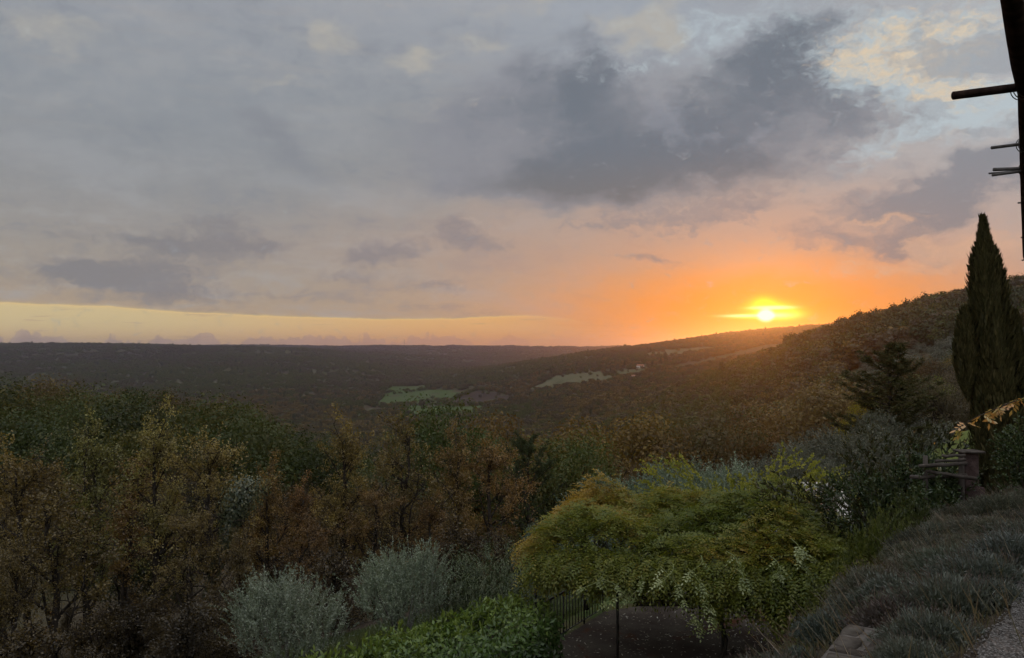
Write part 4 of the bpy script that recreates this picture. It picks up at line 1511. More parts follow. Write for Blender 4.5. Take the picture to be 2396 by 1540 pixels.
def cypress():
    d = 17.0
    bx, by = (2322 - CX) / F * d, d
    gz = h1(bx, by)
    t = empty('cypress_tree', (bx, by, gz - 0.1))
    tag(t, 'tall dark cypress with a pointed top and a bulge on its left side', 'cypress')
    g = np.random.default_rng(8)
    H = (ray(2304, 512)[2] * d) - gz + 0.1
    m = d / F
    prof = [(1150, 2290, 2378), (1060, 2284, 2385), (980, 2278, 2384), (900, 2276, 2376), (800, 2275, 2365), (740, 2275, 2358), (690, 2276, 2351), (640, 2278, 2345), (610, 2281, 2337), (580, 2290, 2322), (548, 2298, 2311), (512, 2304, 2305)]
    zz_ = np.array([ray(0, q[0])[2] * d - gz + 0.1 for q in prof])
    L = np.array([(q[1] - 2322) * m for q in prof])
    Rr = np.array([(q[2] - 2322) * m for q in prof])
    MB().tube([(0, 0, 0), (0, 0, H * 0.5), (-0.12, 0, H * 0.9)], [0.13, 0.09, 0.02], 7).build('trunk', BARK, t)
    cols = []                                        # upright columns: centre line x, y, z0, z1, radius
    fol = MB()

    def sprays(n, cxf, rf, z0, z1, depth=1.0):
        z = z0 + (z1 - z0) * g.uniform(0, 1, n) ** 0.95
        th = g.uniform(0, 2 * math.pi, n)
        flute = 1 + 0.10 * np.sin(th * 5 + z * 1.3) + 0.07 * np.sin(th * 9 - z * 2.1)
        q = (g.uniform(0.70, 1.03, n) + 0.16 * np.maximum(vnoise(th * 3.2, z * 2.6, 5) + vnoise(th * 7, z * 5.0, 6) * 0.7, -0.3)) * flute
        rr = rf(z) * q
        P = np.stack([cxf(z) + np.cos(th) * rr, np.sin(th) * rr * depth, z], 1)
        o = np.stack([np.cos(th) * 0.28, np.sin(th) * 0.28, np.ones(n)], 1)
        U = unit(o + g.normal(0, 0.16, (n, 3))) * (0.20 * g.uniform(0.5, 1.25, n))[:, None]
        W = unit(np.cross(U, np.stack([np.cos(th), np.sin(th), np.zeros(n)], 1) + g.normal(0, 0.4, (n, 3)))) * (0.020 * g.uniform(0.6, 1.3, n))[:, None]
        fol.leaves(P - U * 0.3, U, W, np.clip(g.normal(0.45, 0.25, n), 0, 1))
    cxm = lambda z: np.interp(z, zz_, (L + Rr) / 2)
    rm = lambda z: np.maximum(np.interp(z, zz_, (Rr - L) / 2), 0.02)
    sprays(30000, cxm, rm, 0.25, H - 0.05)
    zl0, zl1 = ray(0, 935)[2] * d - gz + 0.1, ray(0, 728)[2] * d - gz + 0.1
    lob = lambda x0, w: ((lambda z: np.full(z.shape, x0) - 0.03 * (z - zl0) / (zl1 - zl0)), (lambda z: w * np.maximum(np.sin(np.clip((z - zl0) / (zl1 - zl0), 0.02, 0.99) * math.pi) ** 0.7, 0.03)))
    a, b = lob((2263 - 2322) * m, 0.22)
    sprays(6500, a, b, zl0, zl1)
    zl0, zl1 = ray(0, 1010)[2] * d - gz + 0.1, ray(0, 735)[2] * d - gz + 0.1
    a, b = lob((2380 - 2322) * m, 0.16)
    sprays(6000, a, b, zl0, zl1)
    z0 = H - 0.75
    sprays(900, lambda z: cxm(z) + 0.03 * np.sin(z * 9), lambda z: 0.075 * np.clip((H + 0.1 - z) / 0.8, 0.12, 1), z0, H)
    fol.build('crown', L_CYP, t)


cypress()

# laurel at the right edge, beside the cypress
proto('bay', (BARK, L_DARK), [feathered(33, 2.4, 1.0, 900, 15, shoot=0.35, leaf=0.10, width=0.022, lumps=9, lean=0.8, up=0.6)])
bush('bay', 'laurel_bush', 2412, 985, 13.0, 2.75, 'dark green laurel bush at the right edge in front of the cypress', 'bush', (0.95, 1.1, 0.95), w=1.0)

# ------------------------------------------------------------------ clipped laurel hedge along the railing
def hedge():
    a, b = np.array([-3.9, 13.0]), np.array([0.35, 17.7])
    t = empty('laurel_hedge', (*(a + b) / 2, -6.5))
    tag(t, 'clipped bright green laurel hedge running up to the iron railing', 'hedge')
    g = np.random.default_rng(12)
    u = unit(b - a)
    v = np.array([-u[1], u[0]])
    Lh = np.linalg.norm(b - a)
    n = 15000
    s = g.uniform(-0.3, Lh + 0.15, n)
    th = g.uniform(-0.25, math.pi + 0.25, n)
    ww = 0.85 + 0.10 * np.sin(s * 1.7)
    top = 1.25 + 0.10 * np.sin(s * 2.3 + 1) + 0.07 * np.sin(s * 5.1)
    q = g.uniform(0.86, 1.05, n)
    off = np.sign(np.cos(th)) * np.abs(np.cos(th)) ** 0.55 * ww * q
    z = np.clip(np.abs(np.sin(th)) ** 0.55 * np.sign(np.sin(th)), -0.05, 1) * top * q
    low = g.uniform(size=n) < 0.4
    z = np.where(low, g.uniform(0.05, 1.1, n), z)
    off = np.where(low, np.where(g.uniform(size=n) < 0.75, -1, 1) * ww * g.uniform(0.9, 1.05, n), off)
    P = np.stack([a[0] + u[0] * s + v[0] * off - (a + b)[0] / 2, a[1] + u[1] * s + v[1] * off - (a + b)[1] / 2, z + 0.05], 1)
    nn = unit(np.stack([v[0] * off, v[1] * off, z * 0.8 + 0.1], 1) + g.normal(0, 0.35, (n, 3)))
    U = unit(np.cross(nn, g.normal(size=(n, 3))) + np.array([0, 0, 0.55])) * (0.115 * g.uniform(0.6, 1.25, n))[:, None]
    W = unit(np.cross(U, nn)) * (0.027 * g.uniform(0.7, 1.3, n))[:, None]
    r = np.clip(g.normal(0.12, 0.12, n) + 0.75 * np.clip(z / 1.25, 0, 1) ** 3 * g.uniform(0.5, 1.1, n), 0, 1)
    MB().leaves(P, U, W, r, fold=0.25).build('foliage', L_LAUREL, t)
    # young shoots above the cut
    m_ = 150
    s = g.uniform(0, Lh, m_)
    off = g.uniform(-0.6, 0.6, m_)
    c = np.stack([a[0] + u[0] * s + v[0] * off - (a + b)[0] / 2, a[1] + u[1] * s + v[1] * off - (a + b)[1] / 2, 1.27 + 0.0 * s], 1)
    k = 8
    U = unit(g.normal(size=(m_, k, 3)) * 0.7 + np.array([0, 0, 0.9])).reshape(-1, 3)
    P = np.repeat(c, k, 0) + np.array([0, 0, 1]) * g.uniform(-0.05, 0.16, (m_ * k, 1))
    W = unit(np.cross(U, g.normal(size=U.shape))) * 0.022
    MB().leaves(P, U * 0.12, W, np.clip(g.normal(0.9, 0.1, m_ * k), 0, 1), fold=0.25).build('young_shoots', L_LAUREL, t)
    mb = MB()
    for i in range(14):
        p = a + u * (0.2 + i * Lh / 14) - (a + b) / 2
        mb.tube([(p[0], p[1], 0), (p[0] + 0.05, p[1], 1.0)], [0.04, 0.015], 5)
    mb.build('stems', BARK, t)


hedge()

# ------------------------------------------------------------------ terrace under the pergola, railing, low wall
def slab_mat():
    m = mat_new('terrace_floor')
    p = geo_pos()
    c = cmix(sstep(noise(p, 0.9, 6, 0.65), 0.3, 0.7), (0.085, 0.072, 0.058), (0.045, 0.034, 0.028))
    c = cmix(sstep(noise(p, 0.55, 4, 0.6, 0.6), 0.52, 0.62), c, (0.075, 0.032, 0.018))
    c = cmix(sstep(noise(p, 30.0, 3, 0.6), 0.4, 0.7, 0.0, 0.5), c, (0.03, 0.025, 0.02))
    out(node('ShaderNodeBsdfDiffuse', Color=c).outputs[0])
    return m


TERR = [(-3.6, 12.0), (0.55, 18.4), (2.3, 21.3), (3.3, 21.8), (6.4, 21.6), (6.6, 17.0), (4.6, 11.5)]
tv = [(x, y, -6.47) for x, y in TERR] + [(x, y, -6.75) for x, y in TERR]
k = len(TERR)
import bmesh
bm = bmesh.new()
vs = [bm.verts.new(p) for p in tv]
bm.faces.new(vs[:k][::-1])
for i in range(k):
    bm.faces.new([vs[i], vs[(i + 1) % k], vs[k + (i + 1) % k], vs[k + i]])
bmesh.ops.recalc_face_normals(bm, faces=bm.faces[:])
me = bpy.data.meshes.new('terrace')
bm.to_mesh(me)
bm.free()
me.materials.append(slab_mat())
terrace = bpy.data.objects.new('terrace', me)
COL.objects.link(terrace)
tag(terrace, kind='structure')

# fallen leaves on it
n = 1500
x, y = rng.uniform(-1.5, 6.2, n), rng.uniform(15, 21.2, n)
th = rng.uniform(0, 6.28, n)
ok = (x + 4) * -0.82 + (y - 13) * 0.574 < -0.3
P = np.stack([x, y, np.full(n, -6.462)], 1)[ok]
U = np.stack([np.cos(th), np.sin(th), rng.uniform(-0.1, 0.35, n)], 1)[ok] * rng.uniform(0.04, 0.09, (ok.sum(), 1))
W = unit(np.cross(U, [0, 0, 1])) * 0.014
L_FALL = leaf_mat('fallen_leaf', [(0.10, 0.07, 0.04), (0.22, 0.19, 0.13), (0.42, 0.40, 0.32)], 0.1, 0.08, spread=0)
tag(MB().leaves(P, U, W, rng.uniform(0, 1, len(P)) ** 1.5).build('fallen_leaves', L_FALL), kind='stuff')

IRON = rough_mat('dark_iron', (0.014, 0.012, 0.011), (0.026, 0.021, 0.018), 14, 0.55, 0.2, spec=0.4)
ROCK = rough_mat('wall_stone', (0.034, 0.028, 0.023), (0.074, 0.064, 0.054), 6.5, 0.95, 0.8, obj=True)
MORTAR = rough_mat('mortar', (0.058, 0.052, 0.045), (0.098, 0.088, 0.078), 14, 0.95, 0.6)


def railing():
    a, b = np.array([0.62, 18.5]), np.array([2.25, 21.25])
    t = empty('iron_railing', (*a, -6.47))
    tag(t, 'dark iron railing with upright bars on the left edge of the terrace', 'railing')
    v = b - a
    L = np.linalg.norm(v)
    M_ = MB().tube([(0, 0, 1.0), (*v, 1.0)], 0.026, 6)
    M_.build('top_rail', IRON, t)
    MB().tube([(0, 0, 0.10), (*v, 0.10)], 0.014, 6).build('bottom_rail', IRON, t)
    nb = 22
    for i in range(nb):
        p = v * i / (nb - 1)
        MB().tube([(p[0], p[1], 0.0 if i % 7 == 0 else 0.10), (p[0], p[1], 1.0)], 0.020 if i % 7 == 0 else 0.011, 6).build('baluster', IRON, t)


railing()


def low_wall():
    t = empty('low_stone_kerb', (4.3, 21.9, -6.47))
    tag(t, 'low stone kerb at the back of the terrace under the vine', 'wall')
    mb = MB()
    g = np.random.default_rng(4)
    for course, z in enumerate((0.0, 0.15)):
        x = -1.1
        while x < 1.9:
            w = g.uniform(0.2, 0.45)
            mb.box((x, -0.16 + g.uniform(-0.02, 0.02), z), (x + w - 0.02, 0.16, z + 0.14), bev=0.015, r=g.uniform())
            x += w
    mb.build('stones', ROCK, t)
    MB().box((-1.12, -0.13, 0.0), (1.9, 0.13, 0.27)).build('mortar', MORTAR, t)


low_wall()

# ------------------------------------------------------------------ vine pergola
VA, VB, VC = np.array([0.55, 17.9]), np.array([5.2, -2.4]), np.array([1.3, 3.6])     # front left corner, along the front, towards the back


def mat_xy(s_, t_):
    s_, t_ = np.asarray(s_, float), np.asarray(t_, float)
    return VA[0] + s_ * VB[0] + t_ * VC[0], VA[1] + s_ * VB[1] + t_ * VC[1]


def mat_z(s_, t_):
    """level of the pergola's roof bars against the eye"""
    return -4.25 + 0.30 * np.asarray(s_) + 0.45 * np.asarray(t_) - 0.35 * np.asarray(s_) * np.asarray(t_)


def mat_p(s_, t_, dz=0.0):
    x, y = mat_xy(s_, t_)
    return np.stack([x, y, mat_z(s_, t_) + dz], -1)


PO = np.array([3.3, 18.6, -6.47])
perg = empty('iron_pergola', PO)
tag(perg, 'slim iron pergola carrying the big wisteria over the terrace', 'pergola')
for s_, t_ in ((-0.01, 0.0), (0.30, 0.0), (0.66, 0.02), (0.98, 0.0), (0.0, 0.98), (0.5, 0.98), (0.98, 0.97)):
    p = mat_p(s_, t_)
    MB().tube([(p[0] - PO[0], p[1] - PO[1], 0.0), p - PO], 0.028, 8).build('post', IRON, perg)
for t_ in (0.0, 0.5, 0.98):
    MB().tube([mat_p(-0.02, t_) - PO, mat_p(1.0, t_) - PO], 0.022, 6).build('beam', IRON, perg)
for s_ in np.linspace(0.02, 0.98, 6):
    MB().tube([mat_p(s_, -0.01, -0.04) - PO, mat_p(s_, 0.99, -0.04) - PO], 0.014, 6).build('cross_bar', IRON, perg)


def compound(fol, P, D, ln, g, leaflets=11, size=0.055, width=0.0105, r=None, droop=0.35, fold=0.2):
    """pinnate leaves: P base, D direction of the rachis"""
    n = len(P)
    t = np.linspace(0.15, 1.0, (leaflets + 1) // 2)
    side = unit(np.cross(D, np.array([0, 0, 1.0]) + g.normal(0, 0.35, (n, 3))))
    upv = np.cross(side, D)
    for k, q in enumerate(t):
        c = P + D * (ln * q)[:, None] + np.array([0, 0, -1.0]) * (droop * ln * q * q)[:, None]
        for s in ((1, -1) if q < 1 else (0,)):
            U = unit(side * s * 0.95 + D * (0.45 if s else 1.0) + np.array([0, 0, -droop * q]) + g.normal(0, 0.12, (n, 3)))
            W = unit(np.cross(U, upv + g.normal(0, 0.2, (n, 3))))
            sc_ = size * g.uniform(0.75, 1.2, n)
            fol.leaves(c, U * sc_[:, None], W * (width * g.uniform(0.8, 1.2, n))[:, None], np.clip(r + g.normal(0, 0.08, n), 0, 1), fold=fold)


def wisteria():
    t = empty('wisteria_vine', PO)
    tag(t, 'big spreading wisteria of green and yellowing leaves covering the terrace pergola', 'vine')
    g = np.random.default_rng(19)
    o = PO
    for s_, t_ in ((0.66, 0.03), (0.98, 0.01), (0.0, 0.97)):
        k = np.linspace(0, 1, 14)
        c = mat_p(s_, t_)
        p = np.stack([c[0] + 0.07 * np.cos(k * 16), c[1] + 0.07 * np.sin(k * 16), -6.47 + k * (c[2] + 6.47)], 1)
        MB().tube(p - o, np.linspace(0.045, 0.025, 14), 6).build('vine_stem', BARK, t, smooth=True)
    tw = MB()
    for i in range(60):
        s0, t0, th = g.uniform(0, 1), g.uniform(0, 1), g.uniform(0, 6.28)
        q = np.linspace(0, 1, 6)
        s_, t_ = np.clip(s0 + math.cos(th) * q * 0.3, 0, 1), np.clip(t0 + math.sin(th) * q * 0.4, 0, 1)
        tw.tube(mat_p(s_, t_, 0.05 + 0.05 * np.sin(q * 7 + i)) - o, 0.010, 4, caps=False)
    tw.build('twigs', BARK, t)
    fol = MB()
    LS, LW = 0.085, 0.0165
    n = 7400
    s_, t_ = g.uniform(-0.02, 1.07, n), g.uniform(-0.07, 1.07, n)
    x, y = mat_xy(s_, t_)
    ex = np.minimum(np.minimum(s_ + 0.07, 1.08 - s_) * 5.7, np.minimum(t_ + 0.08, 1.08 - t_) * 3.8)
    heap = 0.42 + 0.20 * smooth01((s_ - 0.15) / 0.5) + 0.85 * fbm(x * 0.95, y * 0.95, 41, 4)
    heap = heap * (1 - 0.6 * smooth01((s_ - 0.78) / 0.25))
    heap = heap * (0.45 + 0.55 * smooth01(ex / 0.9)) - 0.15 * (1 - smooth01(ex / 0.35))
    z = mat_z(s_, t_) + 0.08 + np.maximum(heap, 0.0) - g.uniform(0, 1, n) ** 2 * 0.42
    yellow = np.clip(0.40 + 0.80 * vnoise(x * 0.8 + 3, y * 0.8, 13) + 0.40 * smooth01((0.35 - s_) / 0.35) + 0.25 * smooth01((t_ - 0.5) / 0.4) * smooth01((0.75 - s_) / 0.4) - 0.2 * smooth01((s_ - 0.7) / 0.25) + g.normal(0, 0.13, n), 0, 1)
    th = g.uniform(0, 6.28, n)
    D = unit(np.stack([np.cos(th), np.sin(th) - 0.35, g.uniform(-0.3, 0.6, n)], 1))
    compound(fol, np.stack([x, y, z], 1) - o, D, g.uniform(0.22, 0.38, n), g, size=LS, width=LW, r=yellow)

    def skirt(n, fs, ft, depth, spread, yl, dirn, pw=1.3):
        q = g.uniform(0, 1, n)
        k = g.uniform(0, 1, n) ** pw
        s_, t_ = fs(q), ft(q)
        x, y = mat_xy(s_, t_)
        x = x + g.normal(0, spread, n) + dirn[0] * 0.28 * np.sin(k * 3)
        y = y + g.normal(0, spread, n) + dirn[1] * 0.28 * np.sin(k * 3)
        z = mat_z(s_, t_) + 0.16 - depth(q) * k
        th = g.uniform(0, 6.28, n)
        D = unit(np.stack([np.cos(th) * 0.6 + dirn[0] * 0.7, np.sin(th) * 0.6 + dirn[1] * 0.7, g.uniform(-0.9, 0.1, n)], 1))
        compound(fol, np.stack([x, y, z], 1) - o, D, g.uniform(0.22, 0.36, n), g, size=LS, width=LW, r=np.clip(yl(q) + g.normal(0, 0.13, n), 0, 1), droop=0.5)
    front = lambda q: 0.30 + 0.45 * smooth01((q - 0.35) / 0.4) + 0.30 * np.abs(np.sin(q * 16 + 1))
    skirt(2300, lambda q: q * 1.02, lambda q: -0.04 + 0 * q, front, 0.14, lambda q: 0.42 - 0.15 * q, (-0.4, -0.9))
    skirt(2000, lambda q: 1.05 + 0 * q, lambda q: q, lambda q: 1.35 + 0.4 * np.sin(q * 11), 0.24, lambda q: 0.28 + 0 * q, (0.9, -0.4))
    skirt(900, lambda q: 0.80 + 0.27 * q, lambda q: -0.05 + 0.1 * q, lambda q: 0.9 + 1.0 * smooth01((q - 0.2) / 0.5), 0.20, lambda q: 0.18 + 0 * q, (0.2, -0.9), 1.0)
    skirt(600, lambda q: -0.04 + 0 * q, lambda q: q, lambda q: 0.22 + 0.3 * q, 0.09, lambda q: 0.85 + 0 * q, (-0.4, 0.1))
    skirt(900, lambda q: 0.2 + 0.8 * q, lambda q: 1.03 + 0 * q, lambda q: 1.0 + 0.5 * np.sin(q * 21), 0.2, lambda q: 0.4 + 0 * q, (0.3, 0.9))
    fol.build('foliage', L_WIST, t)
    # long trailing sprays with young pale leaves
    for px0, py0, px1, py1, d in ((1545, 1325, 1650, 1475, 15.4), (1610, 1330, 1690, 1475, 15.3), (1410, 1355, 1475, 1385, 15.6), (1465, 1375, 1405, 1420, 15.6), (1410, 1345, 1350, 1385, 15.7),
                                  (1500, 1345, 1475, 1410, 15.6), (1575, 1320, 1530, 1375, 15.4), (1720, 1330, 1745, 1375, 15.4), (1830, 1330, 1800, 1400, 15.5), (1905, 1240, 1955, 1292, 17.0),
                                  (1895, 1300, 1925, 1345, 15.6), (1800, 1300, 1830, 1350, 15.3), (1850, 1260, 1885, 1330, 15.4), (1910, 1340, 1895, 1400, 15.3), (1700, 1290, 1735, 1330, 15.3), (1640, 1300, 1610, 1350, 15.2)):
        d = d + max(0.0, (1700 - px0) / 330.0)
        a, b = at(px0, py0, d), at(px1, py1, d - 0.15)
        k = np.linspace(0, 1, 12)[:, None]
        p = a + (b - a) * k + np.array([0, -0.12, 0]) * np.sin(k * 3.1) + np.array([0.06, 0, 0]) * np.sin(k * 6)
        mb = MB().tube(p - o, np.linspace(0.008, 0.003, 12), 4)
        L = np.linalg.norm(b - a)
        m_ = max(8, int(L * 20))
        s = g.uniform(0.02, 1, m_)
        P = np.stack([np.interp(s * 11, range(12), p[:, i]) for i in range(3)], 1) - o
        th = g.uniform(0, 6.28, m_)
        D = unit(np.stack([np.cos(th), np.sin(th) * 0.6 - 0.3, -0.5 + 0 * th], 1))
        compound(mb, P, D, g.uniform(0.10, 0.20, m_), g, leaflets=7, size=0.070, width=0.017, r=np.clip(g.normal(0.4, 0.25, m_), 0, 1), droop=0.3)
        mb.build('hanging_spray', L_WIST_PALE, t)
    # seed pods and dry stems hanging underneath
    for i in range(34):
        x, y, z = mat_p(g.uniform(0.02, 0.6), g.uniform(0.0, 0.8))
        mb = MB().tube([(x - o[0], y - o[1], z - o[2]), (x - o[0] + 0.02, y - o[1], z - o[2] - g.uniform(0.25, 0.6))], [0.004, 0.010], 4)
        mb.build('seed_pod', L_STALK, t)


wisteria()

# ------------------------------------------------------------------ pool
def pool():
    m = mat_new('pool_water')
    p = geo_pos()
    n = node('ShaderNodeVectorMath', Vector=p)
    n.operation = 'MULTIPLY'
    n.inputs[1].default_value = (3.0, 9.0, 1.0)
    f = noise(E(n.outputs[0]), 1.0, 3, 0.5, 0.4)
    bn = node('ShaderNodeBump', Strength=0.5, Height=f)
    bn.inputs['Distance'].default_value = 0.05
    b = node('ShaderNodeBsdfPrincipled', Roughness=0.05)
    b.inputs['Base Color'].default_value = (0.04, 0.055, 0.06, 1)
    b.inputs['IOR'].default_value = 1.33
    E.nt.links.new(bn.outputs[0], b.inputs['Normal'])
    out(b.outputs[0])
    z = -4.5
    a = np.array([(1890, 1136), (1955, 1136), (1960, 1215), (1880, 1215)], float)
    q = [ray(px, py) * (z / ray(px, py)[2]) for px, py in a]
    q[0][:2] += (-0.6, 0)
    q[3][:2] += (-0.6, 0)
    w = MB().add(q, [[0, 3, 2, 1]]).build('water', m)
    tag(w, kind='structure')
    cop = MB()
    pal = rough_mat('pool_coping', (0.30, 0.28, 0.24), (0.40, 0.37, 0.33), 4, 0.8)
    c = sum(q) / 4
    for i in range(4):
        s, e = q[i], q[(i + 1) % 4]
        u = unit(e - s)
        v = np.array([u[1], -u[0], 0])
        if np.dot(v, c - s) > 0:
            v = -v
        cop.add([s - u * 0.3 + [0, 0, 0.06], e + u * 0.3 + [0, 0, 0.06], e + u * 0.3 + v * 0.35 + [0, 0, 0.06], s - u * 0.3 + v * 0.35 + [0, 0, 0.06],
                 s - u * 0.3 + [0, 0, -0.3], e + u * 0.3 + [0, 0, -0.3], e + u * 0.3 + v * 0.35 + [0, 0, -0.3], s - u * 0.3 + v * 0.35 + [0, 0, -0.3]],
                [[0, 1, 2, 3], [0, 4, 5, 1], [2, 6, 7, 3], [1, 5, 6, 2], [0, 3, 7, 4]])
    o = cop.build('pool_edge', pal)
    tag(o, kind='structure')


pool()

# ------------------------------------------------------------------ gravel path, grassy track
def flat_poly(name, poly, mat, lift, n=26, kind='structure'):
    """a sheet that follows the ground inside a world-space quad"""
    u, v = np.meshgrid(np.linspace(0, 1, n), np.linspace(0, 1, n), indexing='ij')
    c = [np.array(q, float) for q in poly]
    P = c[0] * ((1 - u) * (1 - v))[..., None] + c[1] * (u * (1 - v))[..., None] + c[2] * (u * v)[..., None] + c[3] * ((1 - u) * v)[..., None]
    z = height(P[..., 0], P[..., 1]) + lift
    i, j = np.meshgrid(np.arange(n - 1), np.arange(n - 1), indexing='ij')
    a = i * n + j
    o = MB().add(np.concatenate([P, z[..., None]], -1).reshape(-1, 3), np.stack([a, a + n, a + n + 1, a + 1], -1).reshape(-1, 4)).build(name, mat, smooth=True)
    tag(o, kind=kind)
    return o


def gravel_mat():
    m = mat_new('gravel')
    p = geo_pos()
    v = E.nt.nodes.new('ShaderNodeTexVoronoi')
    v.inputs['Scale'].default_value = 55.0
    put(v.inputs['Vector'], p)
    n2 = noise(p, 2.2, 4, 0.6)
    c = ramp(E(v.outputs['Color']), [(0.0, (0.070, 0.062, 0.054)), (0.5, (0.125, 0.115, 0.105)), (1.0, (0.24, 0.225, 0.21))])
    c = cmix(sstep(E(v.outputs['Distance']), 0.25, 0.6), c, (0.035, 0.030, 0.026))
    c = cmix(sstep(n2, 0.45, 0.7, 0.0, 0.55), c, (0.06, 0.05, 0.04))
    b = node('ShaderNodeBsdfPrincipled', Roughness=0.9)
    put(b.inputs['Base Color'], c)
    b.inputs['Specular IOR Level'].default_value = 0.2
    bn = node('ShaderNodeBump', Strength=0.9, Height=1.0 - E(v.outputs['Distance']))
    bn.inputs['Distance'].default_value = 0.015
    E.nt.links.new(bn.outputs[0], b.inputs['Normal'])
    out(b.outputs[0])
    return m


GRAV = gravel_mat()


def gravel_path():
    q = np.linspace(0, len(EDGE) - 1.001, 400)
    ed = np.stack([np.interp(q, range(len(EDGE)), EDGE[:, 0]), np.interp(q, range(len(EDGE)), EDGE[:, 1])], 1)
    ed = ed[(ed[:, 0] > 0.9) & (ed[:, 0] < 5.2)]
    tn = unit(np.gradient(ed, axis=0))
    nr = np.stack([tn[:, 1], -tn[:, 0]], 1)
    w = 0.10 * fbm(ed[:, 0] * 2.2, ed[:, 1] * 2.2, 61, 3)
    off = np.linspace(0.02, 3.2, 30)
    P = ed[:, None] + nr[:, None] * (off[None, :, None] + (w[:, None] * (1 - off / 3.2))[..., None])
    z = height(P[..., 0], P[..., 1]) + 0.035
    na, nb = z.shape
    i, j = np.meshgrid(np.arange(na - 1), np.arange(nb - 1), indexing='ij')
    a = i * nb + j
    o = MB().add(np.concatenate([P, z[..., None]], -1).reshape(-1, 3), np.stack([a, a + 1, a + nb + 1, a + nb], -1).reshape(-1, 4)).build('gravel_path', GRAV, smooth=True)
    tag(o, kind='structure')


gravel_path()
n = 9000
x, y = rng.uniform(2.2, 5.0, n), rng.uniform(4.0, 7.0, n)
k = crest_dist(x, y, EDGE) < 0.05
x, y = x[k], y[k]
n = len(x)
P = np.stack([x, y, height(x, y) + 0.037], 1)
mb = MB()
oct_ = np.array([(1, 0, 0), (0, 1, 0), (-1, 0, 0), (0, -1, 0), (0, 0, 0.8), (0, 0, -0.8)], float)
fo = np.array([[0, 1, 4], [1, 2, 4], [2, 3, 4], [3, 0, 4], [1, 0, 5], [2, 1, 5], [3, 2, 5], [0, 3, 5]])
s = rng.uniform(0.004, 0.011, (n, 1, 1)) * rng.uniform(0.7, 1.3, (n, 1, 3))
th = rng.uniform(0, 6.28, n)
rot = np.stack([np.stack([np.cos(th), -np.sin(th), 0 * th], -1), np.stack([np.sin(th), np.cos(th), 0 * th], -1), np.stack([0 * th, 0 * th, 1 + 0 * th], -1)], 1)
V = np.einsum('nij,nkj->nki', rot, oct_[None] * s) + P[:, None]
mb.add(V.reshape(-1, 3), (fo[None] + (np.arange(n) * 6)[:, None, None]).reshape(-1, 3), np.repeat(rng.uniform(0, 1, n), 6))
PEB = leaf_mat('pebble', [(0.05, 0.044, 0.038), (0.09, 0.082, 0.075), (0.16, 0.15, 0.14)], 0.0, 0.0)
tag(mb.build('gravel', PEB), kind='stuff')

TRACK = field_mat('pale_track', (0.20, 0.185, 0.15), (0.15, 0.14, 0.10))
MOWN = field_mat('mown_grass', (0.075, 0.090, 0.028), (0.095, 0.105, 0.036))


def gq(px, py, d):
    return ((px - CX) / F * d, d)


flat_poly('garden_track', [gq(2225, 0, 20), gq(2290, 0, 20), gq(2240, 0, 42), gq(2185, 0, 42)], TRACK, 0.03)
flat_poly('garden_track', [gq(2262, 0, 20), gq(2330, 0, 21), gq(2262, 0, 34), gq(2236, 0, 34)], TRACK, 0.035)
flat_poly('lawn', [gq(2228, 0, 24), gq(2262, 0, 22), gq(2252, 0, 34), gq(2196, 0, 41)], MOWN, 0.04)


def mound():
    mb = MB()
    c = np.array([(2285 - CX) / F * 33, 33.0])
    n = 28
    r, a = np.meshgrid(np.linspace(0, 1, 14), np.linspace(0, 2 * math.pi, n, endpoint=False), indexing='ij')
    x, y = c[0] + np.cos(a) * r * 1.9, c[1] + np.sin(a) * r * 4.2
    z = height(x, y) - 0.05 + 0.95 * (np.cos(np.clip(r, 0, 1) * math.pi) * 0.5 + 0.5) + 0.05 * fbm(x, y, 3, 2)
    i, j = np.meshgrid(np.arange(13), np.arange(n), indexing='ij')
    f = np.stack([i * n + j, i * n + (j + 1) % n, (i + 1) * n + (j + 1) % n, (i + 1) * n + j], -1).reshape(-1, 4)
    mb.add(np.stack([x, y, z], -1).reshape(-1, 3), f)
    tag(mb.build('grass_bank', MOWN, smooth=True), kind='structure')


mound()

# ------------------------------------------------------------------ grass on the slopes that show
def blades(n, fx, hgt, mat, name, lean=(0, 0), width=0.006, sel=None):
    x, y = fx(n)
    z = height(x, y)
    k = np.ones(len(x), bool) if sel is None else sel(x, y)
    x, y, z = x[k], y[k], z[k]
    m_ = len(x)
    U = np.stack([rng.normal(lean[0], 0.35, m_), rng.normal(lean[1], 0.35, m_), np.ones(m_)], 1) * (hgt * rng.uniform(0.4, 1.2, m_))[:, None]
    W = unit(np.cross(U, np.stack([rng.normal(0, 0.5, m_), -np.ones(m_), np.zeros(m_)], 1))) * width
    o = MB().leaves(np.stack([x, y, z - 0.02], 1), U, W, rng.uniform(0, 1, m_)).build(name, mat)
    tag(o, kind='stuff')
    return o


left_lawn = lambda n: (rng.uniform(-8, 2.5, n), rng.uniform(15.5, 27, n))
blades(60000, left_lawn, 0.16, L_GRASS, 'grass', width=0.008, sel=lambda x, y: (x + 4) * -0.82 + (y - 13) * 0.574 > 0.15)
bank = lambda n: (rng.uniform(2.0, 13, n), rng.uniform(6, 22, n))
blades(26000, bank, 0.20, L_GRASS, 'grass', lean=(-0.3, 0), sel=lambda x, y: (crest_dist(x, y) > 0.15) & (height(x, y) > -6.3))

# tan grass heads leaning downhill along the crest
strip = lambda n: (rng.uniform(1.2, 9.5, n), rng.uniform(4.5, 16.5, n))
blades(9000, strip, 0.34, L_TAN, 'tall_grass', lean=(-0.55, 0.05), width=0.003, sel=lambda x, y: (np.abs(crest_dist(x, y) - 0.15) < 0.55) & (y > 6.5))
blades(2200, strip, 0.36, L_TAN, 'tall_grass', lean=(-0.4, 0.0), width=0.003, sel=lambda x, y: (crest_dist(x, y) < -0.6) & (crest_dist(x, y) > -4.0))

